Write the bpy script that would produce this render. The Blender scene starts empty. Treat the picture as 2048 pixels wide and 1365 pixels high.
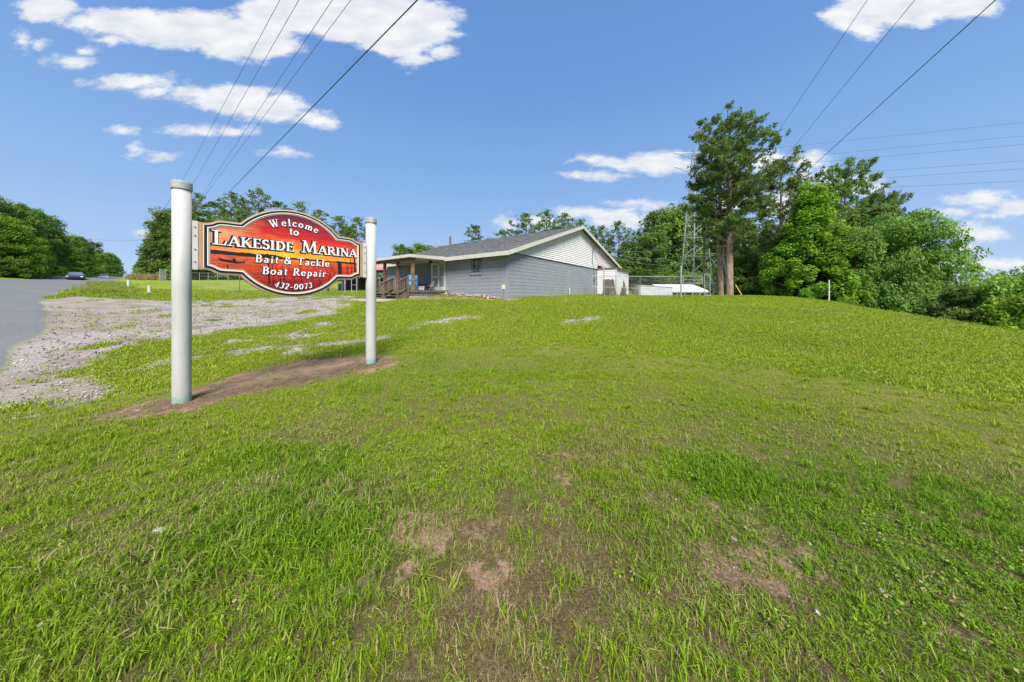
import bpy, bmesh, math, random
import numpy as np
from mathutils import Vector, Matrix
PI = math.pi
rnd = random.Random(7)
S = bpy.context.scene
COL = S.collection

# ---------------------------------------------------------------- camera
F, CX, HZ, EYE = 620.0, 1024.0, 594.0, 1.5      # focal length in px, principal x, horizon y, eye height
cam = bpy.data.objects.new('camera', bpy.data.cameras.new('camera'))
COL.objects.link(cam); S.camera = cam
cam.location = (0, 0, EYE); cam.rotation_euler = (PI/2, 0, 0)
cam.data.sensor_width = 36.0; cam.data.lens = F/2048*36
cam.data.shift_y = -(682.5-HZ)/2048
cam.data.clip_start = 0.05; cam.data.clip_end = 6000

# ---------------------------------------------------------------- light
SUN_EL, SUN_AZ = math.radians(50), math.radians(172)   # azimuth clockwise from +Y
w = bpy.data.worlds.new('World'); S.world = w; w.use_nodes = True
sun = bpy.data.objects.new('sun', bpy.data.lights.new('sun', 'SUN'))
COL.objects.link(sun)
sun.data.energy = 4.9; sun.data.angle = math.radians(26); sun.data.color = (1.0, 0.95, 0.87)
sd = Vector((math.sin(SUN_AZ)*math.cos(SUN_EL), math.cos(SUN_AZ)*math.cos(SUN_EL), math.sin(SUN_EL)))
sun.rotation_euler = sd.to_track_quat('Z', 'Y').to_euler(); sun.location = (0, -20, 40)
S.view_settings.view_transform = 'Standard'; S.view_settings.look = 'None'
S.view_settings.exposure = 0.76; S.view_settings.gamma = 1.0
S.view_settings.use_curve_mapping = False
S.cycles.max_bounces = 6; S.cycles.transparent_max_bounces = 8

CLOUDS = [(95,16,60,26),(250,42,110,24),(370,58,150,34),(500,85,95,34),(570,30,95,40),(640,20,110,34),(740,40,120,45),(830,45,85,42),
 (800,80,70,30),(825,118,26,20),(880,100,32,11),(140,122,40,12),(178,103,18,8),(225,78,30,10),(48,80,14,16),(80,88,22,9),(262,164,75,14),(305,184,34,9),(470,200,90,26),(540,215,65,26),(385,190,55,12),
 (635,238,42,14),(400,263,62,10),(470,262,38,8),(250,262,20,7),(322,311,26,6),(572,306,32,6),(277,304,8,9),
 (1720,30,62,34),(1800,15,90,38),(1890,10,110,30),(1735,62,30,16),(1310,328,72,19),(1235,325,50,11),(1180,320,30,9),(1208,349,42,7),(1152,352,20,6),
 (1275,405,45,8),(1310,410,35,8),(1618,320,44,15),(1540,325,35,20),(1600,350,22,12),(1710,368,52,19),(1660,355,40,14),(1465,405,30,20),(1232,436,55,20),(1150,424,45,11),(1015,448,24,10),
 (1905,425,34,9),(1960,398,55,11),(2030,414,38,16),(1955,412,30,7),(1990,432,30,6),(1950,466,52,15),(2000,530,70,12),(1905,500,40,10),(295,467,26,10),(1600,470,60,18),(1560,410,40,25),(1080,446,40,9)]
def build_world():
    nt = w.node_tree; N = nt.nodes; L = nt.links; N.clear()
    def nd(t, **k):
        n = N.new(t)
        for a, v in k.items(): setattr(n, a, v)
        return n
    def ma(op, a, b=None, c=None, clamp=False):
        n = nd('ShaderNodeMath', operation=op, use_clamp=clamp)
        for i, v in enumerate((a, b, c)):
            if v is None: continue
            if isinstance(v, (int, float)): n.inputs[i].default_value = v
            else: L.new(v, n.inputs[i])
        return n.outputs[0]
    def vm(op, a, b=None, c=None, out=0):
        n = nd('ShaderNodeVectorMath', operation=op)
        for i, v in enumerate((a, b, c)):
            if v is None: continue
            if isinstance(v, (tuple, float)): n.inputs[i].default_value = v
            else: L.new(v, n.inputs[i])
        return n.outputs[out]
    tc = nd('ShaderNodeTexCoord').outputs['Generated']
    sky = nd('ShaderNodeTexSky', sky_type='NISHITA'); sky.sun_disc = False
    sky.sun_elevation = SUN_EL; sky.sun_rotation = SUN_AZ
    sky.air_density = 1.0; sky.dust_density = 0.6; sky.ozone_density = 2.0
    sp = nd('ShaderNodeSeparateXYZ'); L.new(tc, sp.inputs[0])
    x, y, z = sp.outputs
    # a light summer haze low in the sky and an even blue above: gain by elevation
    rp = nd('ShaderNodeValToRGB'); L.new(ma('MAXIMUM', z, 0.0), rp.inputs[0])
    cr = rp.color_ramp
    cr.elements[0].position = 0.0; cr.elements[0].color = SKYC[0][1] + (1,)
    cr.elements[1].position = 1.0; cr.elements[1].color = SKYC[-1][1] + (1,)
    for p, c in SKYC[1:-1]:
        e = cr.elements.new(p); e.color = c + (1,)
    mx = nd('ShaderNodeMixRGB', blend_type='MIX'); mx.inputs[0].default_value = 0.94
    sk01 = nd('ShaderNodeMixRGB', blend_type='MULTIPLY'); sk01.inputs[0].default_value = 1; sk01.inputs[2].default_value = (1, 1, 1, 1)
    L.new(sky.outputs[0], sk01.inputs[1])
    L.new(sk01.outputs[0], mx.inputs[1]); L.new(rp.outputs[0], mx.inputs[2])
    # clouds: flat cumulus fields laid out by direction
    ys = ma('MAXIMUM', ma('ABSOLUTE', y), 0.02)
    cb = nd('ShaderNodeCombineXYZ'); L.new(ma('DIVIDE', x, ys), cb.inputs[0]); L.new(ma('DIVIDE', z, ys), cb.inputs[1])
    P = cb.outputs[0]
    # behind the camera the same kind of sky, mirrored and shifted
    bk = ma('LESS_THAN', y, 0.0)
    cbb = nd('ShaderNodeCombineXYZ'); L.new(ma('MULTIPLY', bk, 0.35), cbb.inputs[0])
    P = vm('ADD', P, cbb.outputs[0])
    n1 = nd('ShaderNodeTexNoise'); n1.inputs['Scale'].default_value = 7; n1.inputs['Detail'].default_value = 7; n1.inputs['Roughness'].default_value = 0.6
    L.new(vm('MULTIPLY', P, (1, 2.0, 1)), n1.inputs['Vector'])
    wp = vm('MULTIPLY', vm('SUBTRACT', n1.outputs['Color'], (0.5, 0.5, 0.5)), (0.13, 0.06, 0))
    Q = vm('ADD', P, wp)
    d = None
    for cx, cy, rx, ry in CLOUDS:
        u, v = (cx-CX)/F, (HZ-cy)/F; a, b = rx/F, ry/F
        l = vm('LENGTH', vm('MULTIPLY_ADD', Q, (1/a, 1/b, 0.0), (-u/a, -v/b, 0.0)), out=1)
        e = ma('MULTIPLY', ma('SUBTRACT', l, 1.12), min(a, b*2.2)*9)     # soft width about the same everywhere
        d = e if d is None else ma('MINIMUM', d, e)
    n2 = nd('ShaderNodeTexNoise'); n2.inputs['Scale'].default_value = 16; n2.inputs['Detail'].default_value = 8; n2.inputs['Roughness'].default_value = 0.62
    L.new(vm('MULTIPLY', P, (1, 1.9, 1)), n2.inputs['Vector'])
    dd = ma('ADD', d, ma('MULTIPLY', ma('SUBTRACT', n2.outputs[0], 0.5), 1.0))
    mr = nd('ShaderNodeMapRange', interpolation_type='SMOOTHSTEP'); mr.inputs[1].default_value = 0.2; mr.inputs[2].default_value = -0.32
    mr.inputs[3].default_value = 0; mr.inputs[4].default_value = 0.97; L.new(dd, mr.inputs[0])
    # slightly grey undersides and inner shading
    n3 = nd('ShaderNodeTexNoise'); n3.inputs['Scale'].default_value = 9; n3.inputs['Detail'].default_value = 5
    L.new(vm('MULTIPLY', P, (1, 2.5, 1)), n3.inputs['Vector'])
    cc = nd('ShaderNodeMixRGB'); cc.inputs[1].default_value = CLC[0] + (1,); cc.inputs[2].default_value = CLC[1] + (1,)
    mr2 = nd('ShaderNodeMapRange'); mr2.inputs[1].default_value = 0.35; mr2.inputs[2].default_value = 0.65; L.new(n3.outputs[0], mr2.inputs[0])
    L.new(mr2.outputs[0], cc.inputs[0])
    up = nd('ShaderNodeMapRange'); up.inputs[1].default_value = -0.01; up.inputs[2].default_value = 0.03; L.new(z, up.inputs[0])
    fin = nd('ShaderNodeMixRGB'); L.new(ma('MULTIPLY', mr.outputs[0], up.outputs[0]), fin.inputs[0])
    L.new(mx.outputs[0], fin.inputs[1]); L.new(cc.outputs[0], fin.inputs[2])
    bg = nd('ShaderNodeBackground'); bg.inputs[1].default_value = SKY_STR
    L.new(fin.outputs[0], bg.inputs[0])
    o = nd('ShaderNodeOutputWorld'); L.new(bg.outputs[0], o.inputs[0])
SKY_STR = 0.12
_k = 1/SKY_STR/(2**0.76)
SKYC = [(0.0, tuple(c*_k for c in (0.55,0.70,0.90))), (0.10, tuple(c*_k for c in (0.40,0.58,0.88))), (0.28, tuple(c*_k for c in (0.27,0.47,0.83))),
        (0.55, tuple(c*_k for c in (0.155,0.335,0.72))), (0.75, tuple(c*_k for c in (0.13,0.29,0.64))), (1.0, tuple(c*_k for c in (0.11,0.26,0.6)))]
CLC = (tuple(c*_k for c in (0.76,0.80,0.87)), tuple(c*_k for c in (0.97,0.97,0.98)))
build_world()

# ---------------------------------------------------------------- helpers
def nz(x, y, s=1.0, seed=0, octv=3):
    """value noise, vectorised, about 0..1"""
    x = np.asarray(x, float)/s; y = np.asarray(y, float)/s; out = 0; amp = 1; tot = 0
    for o in range(octv):
        xi = np.floor(x); yi = np.floor(y); fx = x-xi; fy = y-yi
        fx = fx*fx*(3-2*fx); fy = fy*fy*(3-2*fy)
        def h(a, b):
            v = np.sin(a*127.1+b*311.7+seed*74.7+o*19.3)*43758.5453
            return v-np.floor(v)
        out = out+amp*((h(xi, yi)*(1-fx)+h(xi+1, yi)*fx)*(1-fy)+(h(xi, yi+1)*(1-fx)+h(xi+1, yi+1)*fx)*fy)
        tot += amp; amp *= 0.5; x = x*2.03+5.1; y = y*2.03+9.7
    return out/tot

RD = np.array([-0.7757, 0.6311]); RN = np.array([-0.6311, -0.7757])   # the road's direction and its left-hand normal
def road_z(s): return 0.45+0.040*s if s > 0 else 0.45+0.02*s
ctl = []
def cp(px, py, Y): ctl.append(((px-CX)/F*Y, Y, EYE+(HZ-py)/F*Y))
for X, Y, Z in [(-4.7,4.41,0),(-2.94,6.43,.12),(0,1,0),(0,3,0),(0,4.6,.02),(3,2,0),(6,3,0),(-2.5,2,0),(-5,1.5,-.05),(0,-6,0),(8,-5,-.1),(-8,-5,-.1),(3,5,.05),(6,6,.1),(11,6,.0),(12,2,-.2),
                (20,-8,-1.2),(40,-12,-6),(-20,-20,-1.5),(0,-30,-1),(0,-80,-3),(60,-60,-9),(-60,-80,-4)]: ctl.append((X, Y, Z))
for p in [(1024,700,7.5),(1024,650,10.5),(1024,620,13.5),(1015,600,16.4),(1100,593,21),(1193,590,27.2),(880,592,19.2),(770,599,16.8),(845,598,16.6),(835,597,17.4),(868,595,18.6),(900,610,15),
          (1280,596,25),(1362,597,25),(1460,595,30),(1560,600,28),(1700,612,22),(1850,638,16),(2048,667,12),
          (1250,630,12.5),(1500,640,12.5),(1300,700,7.8),(1600,700,8.5),(1750,680,9.5),(1900,760,5.6),
          (0,800,5),(0,740,6.3),(0,680,8),(0,625,12),(0,596,15.5),(200,680,8.3),(200,640,11),(200,602,15.5),(345,602,18),(345,640,12.3),(345,700,8),(550,602,18.5),(550,640,12.5),(550,690,8.5),(700,650,10.8),(740,612,15.5),
          (330,585,24),(180,577,27),(250,572,38),(100,590,17.5),(320,563,50),(343,574,88),(479,589,33),(250,562,55),
          (480,577,45),(480,560,70),(600,589,26),(640,590,23.5),(640,562,60),(560,575,44),(800,575,60),(1100,575,60),(1300,585,50),(1400,590,40)]: cp(*p)
for s, o in [(5,5),(20,5),(44,6),(72,5.7),(86,5.6),(130,5.6),(200,5.6),(290,5.6)]:
    q = RD*s+RN*o; ctl.append((q[0], q[1], road_z(s)))
for s, o, dz in [(60,14,.9),(110,14,1.3),(160,15,1.6),(230,16,1.5),(30,14,.6),(60,30,3),(120,40,3),(0,20,.2),(-20,14,-.8),(150,-14,.4),(240,-14,.2)]:
    q = RD*s+RN*o; ctl.append((q[0], q[1], road_z(s)+dz))
for X, Y, Z in [(-330,300,17),(-330,150,17),(-200,300,14),(-80,160,8),(0,130,5),(0,300,2),(-500,0,10),(-800,800,18),(0,900,4),
                (27,20,-1.2),(30,26,-1),(26,13,-2),(32,34,-1.5),(28,3,-3.2),(34,12,-6),(40,26,-6.5),(22,40,0.8),(30,50,-3),(60,20,-10),(60,60,-10.5),(45,80,-8),(80,0,-10.5),(100,100,-12),(200,100,-13),(200,300,-13),
                (400,200,-13),(150,200,-13),(60,160,-9),(400,500,-13),(60,300,-6)]: ctl.append((X, Y, Z))
ctl = np.array(ctl)
_P = ctl[:, :2]
def _ker(a, b):
    d = a[:, None, :]-b[None, :, :]
    return np.sqrt((d**2).sum(-1)+2.0)
_A = _ker(_P, _P)
_n = len(_P)
_M = np.zeros((_n+1, _n+1)); _M[:_n, :_n] = _A - np.eye(_n)*0.25; _M[:_n, _n] = 1; _M[_n, :_n] = 1
_w = np.linalg.solve(_M, np.append(ctl[:, 2], 0))
def gzv(x, y):
    """large-scale height of the ground"""
    x = np.atleast_1d(np.asarray(x, float)); y = np.atleast_1d(np.asarray(y, float)); out = np.empty(len(x))
    for i in range(0, len(x), 20000):
        q = np.stack([x[i:i+20000], y[i:i+20000]], 1)
        out[i:i+20000] = _ker(q, _P)@_w[:_n]+_w[_n]
    r = np.hypot(x, y)
    k = np.clip((r-350)/150, 0, 1)
    far = np.where(x > -100, -13+18*np.clip((r-600)/150, 0, 1), 16)
    return out*(1-k)+far*k
def micro(x, y):
    r = np.hypot(x, y); f = np.clip(1.2-r/40, 0, 1)
    return f*((nz(x, y, 0.55, 3)-.5)*.05+(nz(x, y, 2.2, 5)-.5)*.12)
def ground(x, y): return float(gzv(x, y)[0]+micro(np.array([x]), np.array([y]))[0])
def at(px, Y): return (px-CX)/F*Y
def zat(py, Y): return EYE+(HZ-py)/F*Y
_ys = np.concatenate([np.linspace(0.6, 40, 1200), np.linspace(40.1, 330, 1200)])
def hit(px, py):
    """where the line of sight through a photo pixel meets the ground"""
    X = (px-CX)/F*_ys; Zr = EYE+(HZ-py)/F*_ys
    g = gzv(X, _ys); k = np.nonzero(g >= Zr)[0]
    i = k[0] if len(k) else len(_ys)-1
    return (X[i], _ys[i])

MATS = {}
def rgb(c): return (c[0], c[1], c[2], 1)
def mat(name, col, col2=None, scale=6.0, rough=0.75, bump=0.0, bscale=None, metal=0.0, detail=5, stretch=(1, 1, 1), lo=.35, hi=.65, spec=0.3, wcoord=False):
    if name in MATS: return MATS[name]
    m = bpy.data.materials.new(name); m.use_nodes = True; nt = m.node_tree; b = nt.nodes['Principled BSDF']
    b.inputs['Base Color'].default_value = rgb(col); b.inputs['Roughness'].default_value = rough; b.inputs['Metallic'].default_value = metal
    b.inputs['Specular IOR Level'].default_value = spec
    if wcoord:
        src = nt.nodes.new('ShaderNodeNewGeometry').outputs['Position']
    else: src = nt.nodes.new('ShaderNodeTexCoord').outputs['Object']
    mp = nt.nodes.new('ShaderNodeMapping'); mp.inputs['Scale'].default_value = stretch; nt.links.new(src, mp.inputs[0])
    if col2:
        n = nt.nodes.new('ShaderNodeTexNoise'); n.inputs['Scale'].default_value = scale; n.inputs['Detail'].default_value = detail; n.inputs['Roughness'].default_value = .65
        nt.links.new(mp.outputs[0], n.inputs['Vector'])
        r = nt.nodes.new('ShaderNodeMapRange'); r.inputs[1].default_value = lo; r.inputs[2].default_value = hi; nt.links.new(n.outputs[0], r.inputs[0])
        x = nt.nodes.new('ShaderNodeMixRGB'); x.inputs[1].default_value = rgb(col); x.inputs[2].default_value = rgb(col2)
        nt.links.new(r.outputs[0], x.inputs[0]); nt.links.new(x.outputs[0], b.inputs['Base Color'])
    if bump:
        n = nt.nodes.new('ShaderNodeTexNoise'); n.inputs['Scale'].default_value = bscale or scale*3; n.inputs['Detail'].default_value = 6
        nt.links.new(mp.outputs[0], n.inputs['Vector'])
        bp = nt.nodes.new('ShaderNodeBump'); bp.inputs['Strength'].default_value = bump; bp.inputs['Distance'].default_value = .02
        nt.links.new(n.outputs[0], bp.inputs['Height']); nt.links.new(bp.outputs[0], b.inputs['Normal'])
    MATS[name] = m; return m

def tag(o, label=None, cat=None, group=None, kind=None):
    if label: o['label'] = label
    if cat: o['category'] = cat
    if group: o['group'] = group
    if kind: o['kind'] = kind
    return o
def empty(name, loc, label=None, cat=None, group=None, kind=None):
    o = bpy.data.objects.new(name, None); COL.objects.link(o); o.location = loc; o.empty_display_size = .2
    return tag(o, label, cat, group, kind)
def wloc(o):
    v = Vector((0, 0, 0))
    while o: v += o.location; o = o.parent
    return v
def mesh_np(name, V, Fc, m, parent=None, loc=None, smooth=False, nv=None):
    """one mesh object from world-space vertices (numpy) and faces (all of the same size, or a list)"""
    V = np.asarray(V, float)
    pl = wloc(parent) if parent else Vector((0, 0, 0))
    l = Vector(loc) if loc is not None else pl
    V = V-np.array(l)
    me = bpy.data.meshes.new(name)
    if isinstance(Fc, np.ndarray):
        k = Fc.shape[1]; n = len(Fc)
        me.vertices.add(len(V)); me.vertices.foreach_set('co', V.astype(np.float32).ravel())
        me.loops.add(n*k); me.loops.foreach_set('vertex_index', Fc.astype(np.int32).ravel())
        me.polygons.add(n); me.polygons.foreach_set('loop_start', np.arange(0, n*k, k, dtype=np.int32))
        if smooth: me.polygons.foreach_set('use_smooth', np.ones(n, dtype=bool))
        me.update(calc_edges=True)
    else:
        me.from_pydata([tuple(v) for v in V], [], Fc); me.update()
        if smooth: me.polygons.foreach_set('use_smooth', [True]*len(me.polygons))
    if m: me.materials.append(m)
    o = bpy.data.objects.new(name, me); COL.objects.link(o)
    o.location = l-pl if parent else l
    if parent: o.parent = parent
    return o
class MB:
    def __init__(s): s.v = []; s.f = []
    def add(s, vs, fs):
        b = len(s.v); s.v += [tuple(v) for v in vs]; s.f += [tuple(b+i for i in f) for f in fs]; return s
    def box(s, x0, x1, y0, y1, z0, z1, fr=None):
        vs = [(x, y, z) for z in (z0, z1) for y in (y0, y1) for x in (x0, x1)]
        if fr: vs = [fr(*v) for v in vs]
        return s.add(vs, [(0,2,3,1),(4,5,7,6),(0,1,5,4),(2,6,7,3),(0,4,6,2),(1,3,7,5)])
    def hexa(s, vs): return s.add(vs, [(0,2,3,1),(4,5,7,6),(0,1,5,4),(2,6,7,3),(0,4,6,2),(1,3,7,5)])
    def tube(s, pts, r, n=8, cap=True):
        pts = [Vector(p) for p in pts]; m = len(pts)
        rs = r if isinstance(r, (list, tuple)) else [r]*m
        b = len(s.v); up = None
        for i, p in enumerate(pts):
            t = (pts[min(i+1, m-1)]-pts[max(i-1, 0)]).normalized()
            if up is None: up = Vector((0, 0, 1)) if abs(t.z) < .9 else Vector((1, 0, 0))
            u = t.cross(up)
            if u.length < 1e-4: u = t.cross(Vector((0, 1, 0)))
            u.normalize(); v = u.cross(t).normalized(); up = v
            for k in range(n):
                a = 2*PI*k/n; s.v.append(tuple(p+(u*math.cos(a)+v*math.sin(a))*rs[i]))
        for i in range(m-1):
            for k in range(n):
                a = b+i*n+k; c = b+i*n+(k+1) % n; s.f.append((a, c, c+n, a+n))
        if cap:
            s.f.append(tuple(b+k for k in range(n-1, -1, -1))); s.f.append(tuple(b+(m-1)*n+k for k in range(n)))
        return s
    def lathe(s, c, prof, n=20):
        b = len(s.v); m = len(prof)
        for r, z in prof:
            for k in range(n):
                a = 2*PI*k/n; s.v.append((c[0]+r*math.cos(a), c[1]+r*math.sin(a), c[2]+z))
        for i in range(m-1):
            for k in range(n):
                a = b+i*n+k; q = b+i*n+(k+1) % n; s.f.append((a, q, q+n, a+n))
        s.f.append(tuple(b+k for k in range(n-1, -1, -1))); s.f.append(tuple(b+(m-1)*n+k for k in range(n)))
        return s
    def build(s, name, m, parent=None, loc=None, smooth=False):
        return mesh_np(name, s.v, s.f, m, parent, loc, smooth)
def copy_tree(o, parent=None):
    c = o.copy(); COL.objects.link(c); c.parent = parent
    for ch in list(o.children): copy_tree(ch, c)
    return c

# ---------------------------------------------------------------- the ground
def ellip(cx, cy, rx, ry, n=14): return [(cx+rx*math.cos(2*PI*i/n), cy+ry*math.sin(2*PI*i/n)) for i in range(n)]
GRAVEL = [[(0,612),(60,600),(120,595),(168,593),(250,597),(345,601),(480,599),(600,593),(700,590),(750,600),(700,613),(690,625),(560,648),(470,662),(420,672),(350,676),(290,690),(235,712),(165,752),(90,795),(0,812),(-120,822),(-300,800),(-300,720)],
 [(440,707),(520,690),(640,686),(760,668),(775,679),(700,692),(560,700),(450,718)],
 [(790,660),(850,640),(970,629),(965,637),(860,649),(800,664)],[(985,640),(1030,631),(1055,631),(1050,636),(1000,642)],
 [(1105,655),(1150,636),(1225,627),(1218,635),(1150,651)],[(0,812),(80,768),(190,750),(235,785),(110,822)],[(600,650),(680,641),(720,646),(640,656)]]
DIRT = [[(150,850),(250,815),(345,800),(400,777),(480,745),(600,716),(740,708),(800,728),(760,742),(650,755),(560,775),(460,800),(380,828),(280,847)],
 [(735,1085),(800,1065),(870,1080),(900,1110),(850,1170),(780,1190),(740,1150)],[(940,1145),(1010,1135),(1060,1170),(1010,1215),(950,1190)],
 ellip(1290,990,22,7),
 [(760,600),(830,600),(1040,604),(1040,598),(900,594),(770,596)]]
def hits(poly): return np.array([hit(*p) for p in poly])
MIXED = hits([(60,800),(170,750),(320,690),(420,672),(700,640),(800,655),(760,668),(700,705),(450,724),(350,722),(230,790),(120,830)]); GRAVEL = [hits(p) for p in GRAVEL]; DIRT = [hits(p) for p in DIRT]
def inpoly(x, y, P):
    c = np.zeros(len(x), bool); j = len(P)-1
    mn = P.min(0)-1; mxx = P.max(0)+1
    idx = np.nonzero((x > mn[0])&(x < mxx[0])&(y > mn[1])&(y < mxx[1]))[0]
    xs = x[idx]; ys = y[idx]; cc = np.zeros(len(idx), bool)
    for i in range(len(P)):
        xi, yi = P[i]; xj, yj = P[j]
        if yi != yj: cc ^= ((yi > ys) != (yj > ys)) & (xs < (xj-xi)*(ys-yi)/(yj-yi)+xi)
        j = i
    c[idx] = cc; return c
def cover(x, y, polys, warp, seed):
    x = np.asarray(x, float); y = np.asarray(y, float); r = np.hypot(x, y)
    wp = warp*np.clip(r/8, .25, 1.6); acc = np.zeros(len(x))
    wx = (nz(x, y, .9, seed, 4)-.5)*2.4*wp; wy = (nz(x, y, .9, seed+9, 4)-.5)*2.4*wp
    rg = np.random.RandomState(seed); K = 6
    for k in range(K):
        jx = rg.normal(0, .35, len(x))*wp; jy = rg.normal(0, .35, len(x))*wp
        t = np.zeros(len(x), bool)
        for P in polys: t |= inpoly(x+wx+jx, y+wy+jy, P)
        acc += t
    return acc/K
def masks(x, y):
    x = np.asarray(x, float); y = np.asarray(y, float)
    s = x*RD[0]+y*RD[1]; o = x*RN[0]+y*RN[1]
    edge = (nz(x, y, 1.3, 21, 3)-.5)*.5
    ne = 1.75+1.0*np.clip((s-20)/6, 0, 1)*np.clip((60-s)/20, 0, 1)
    asph = np.clip(.5+(o-ne-edge)/.35, 0, 1)*np.clip(.5+(9.6+edge*.6-o)/.5, 0, 1)*((s > -90)&(s < 330))
    g = cover(x, y, GRAVEL, .33, 31)
    g2 = cover(x, y, [MIXED], .4, 35)*np.clip((nz(x, y, .5, 36, 4)-.50)*7, 0, 1)
    # grass grows through the thin gravel in tufts
    thin = nz(x, y, .8, 41, 4); r = np.hypot(x, y)
    near = np.clip((o+9)/7, 0, 1)      # the further from the road the grassier
    g = g*np.where(thin > .70+.05*near, 0.12+.0*g, 1)
    shoulder = ((o > 1.15+edge*1.2)&(o <= ne+edge)&(s < 24)&(s > -60)).astype(float)
    g = np.maximum(g, shoulder*.95)
    g = np.maximum(g, g2)*(1-asph)
    d = cover(x, y, DIRT, .24, 51)*(1-asph); nearc = np.exp(-((x+.1)**2+(y-1.6)**2)/2.0); d = d*(1-nearc*np.clip((nz(x, y, .16, 53, 4)-.40)*6, 0, .9))
    wn = np.exp(-(((x-.25)/1.25)**2+((y-1.75)/.95)**2)); d = np.maximum(d, np.clip((nz(x, y, .42, 67, 4)-.50)*5, 0, 1)*np.clip(wn*1.5, 0, .8))
    return asph, g, d
def make_ground():
    a = np.concatenate([np.linspace(-75, 75, 470), np.linspace(75, 285, 60)[1:-1]])*PI/180
    r = np.concatenate([[0.02], np.geomspace(.3, 3, 50), np.geomspace(3, 30, 250)[1:], np.geomspace(30, 3000, 110)[1:]])
    A, R = np.meshgrid(a, r); X = (R*np.sin(A)).ravel(); Y = (R*np.cos(A)).ravel()
    asph, g, d = masks(X, Y)
    mi = micro(X, Y)*(1-.75*np.maximum(asph, g))
    Z = gzv(X, Y)+mi
    # worn gravel lies a little lower, the pavement keeps an edge
    Z = Z-.025*g*np.clip(1.5-np.hypot(X, Y)/30, 0, 1)+.02*asph
    na, nr = len(a), len(r)
    i = np.arange(nr-1)[:, None]*na+np.arange(na)[None, :]; j = np.arange(nr-1)[:, None]*na+(np.arange(na)[None, :]+1) % na
    Fc = np.stack([i, i+na, j+na, j], -1).reshape(-1, 4)
    cls = np.zeros(len(Fc), int)
    mA = asph[Fc].mean(1); mG = g[Fc].mean(1); mD = d[Fc].mean(1)
    cls[mG > .5] = 2; cls[mD > .5] = 3; cls[mA > .5] = 1
    V = np.stack([X, Y, Z], 1)
    at_ = {'asph': asph, 'grav': g, 'dirt': d}
    for k, nm in enumerate(['ground', 'road', 'gravel_lot', 'bare_soil']):
        f = Fc[cls == k]; u, inv = np.unique(f, return_inverse=True)
        o = mesh_np(nm, V[u], inv.reshape(-1, 4), ground_mat(), smooth=True); o['kind'] = 'structure'
        for an, av in at_.items():
            t = o.data.attributes.new(an, 'FLOAT', 'POINT'); t.data.foreach_set('value', av[u].astype(np.float32))
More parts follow.
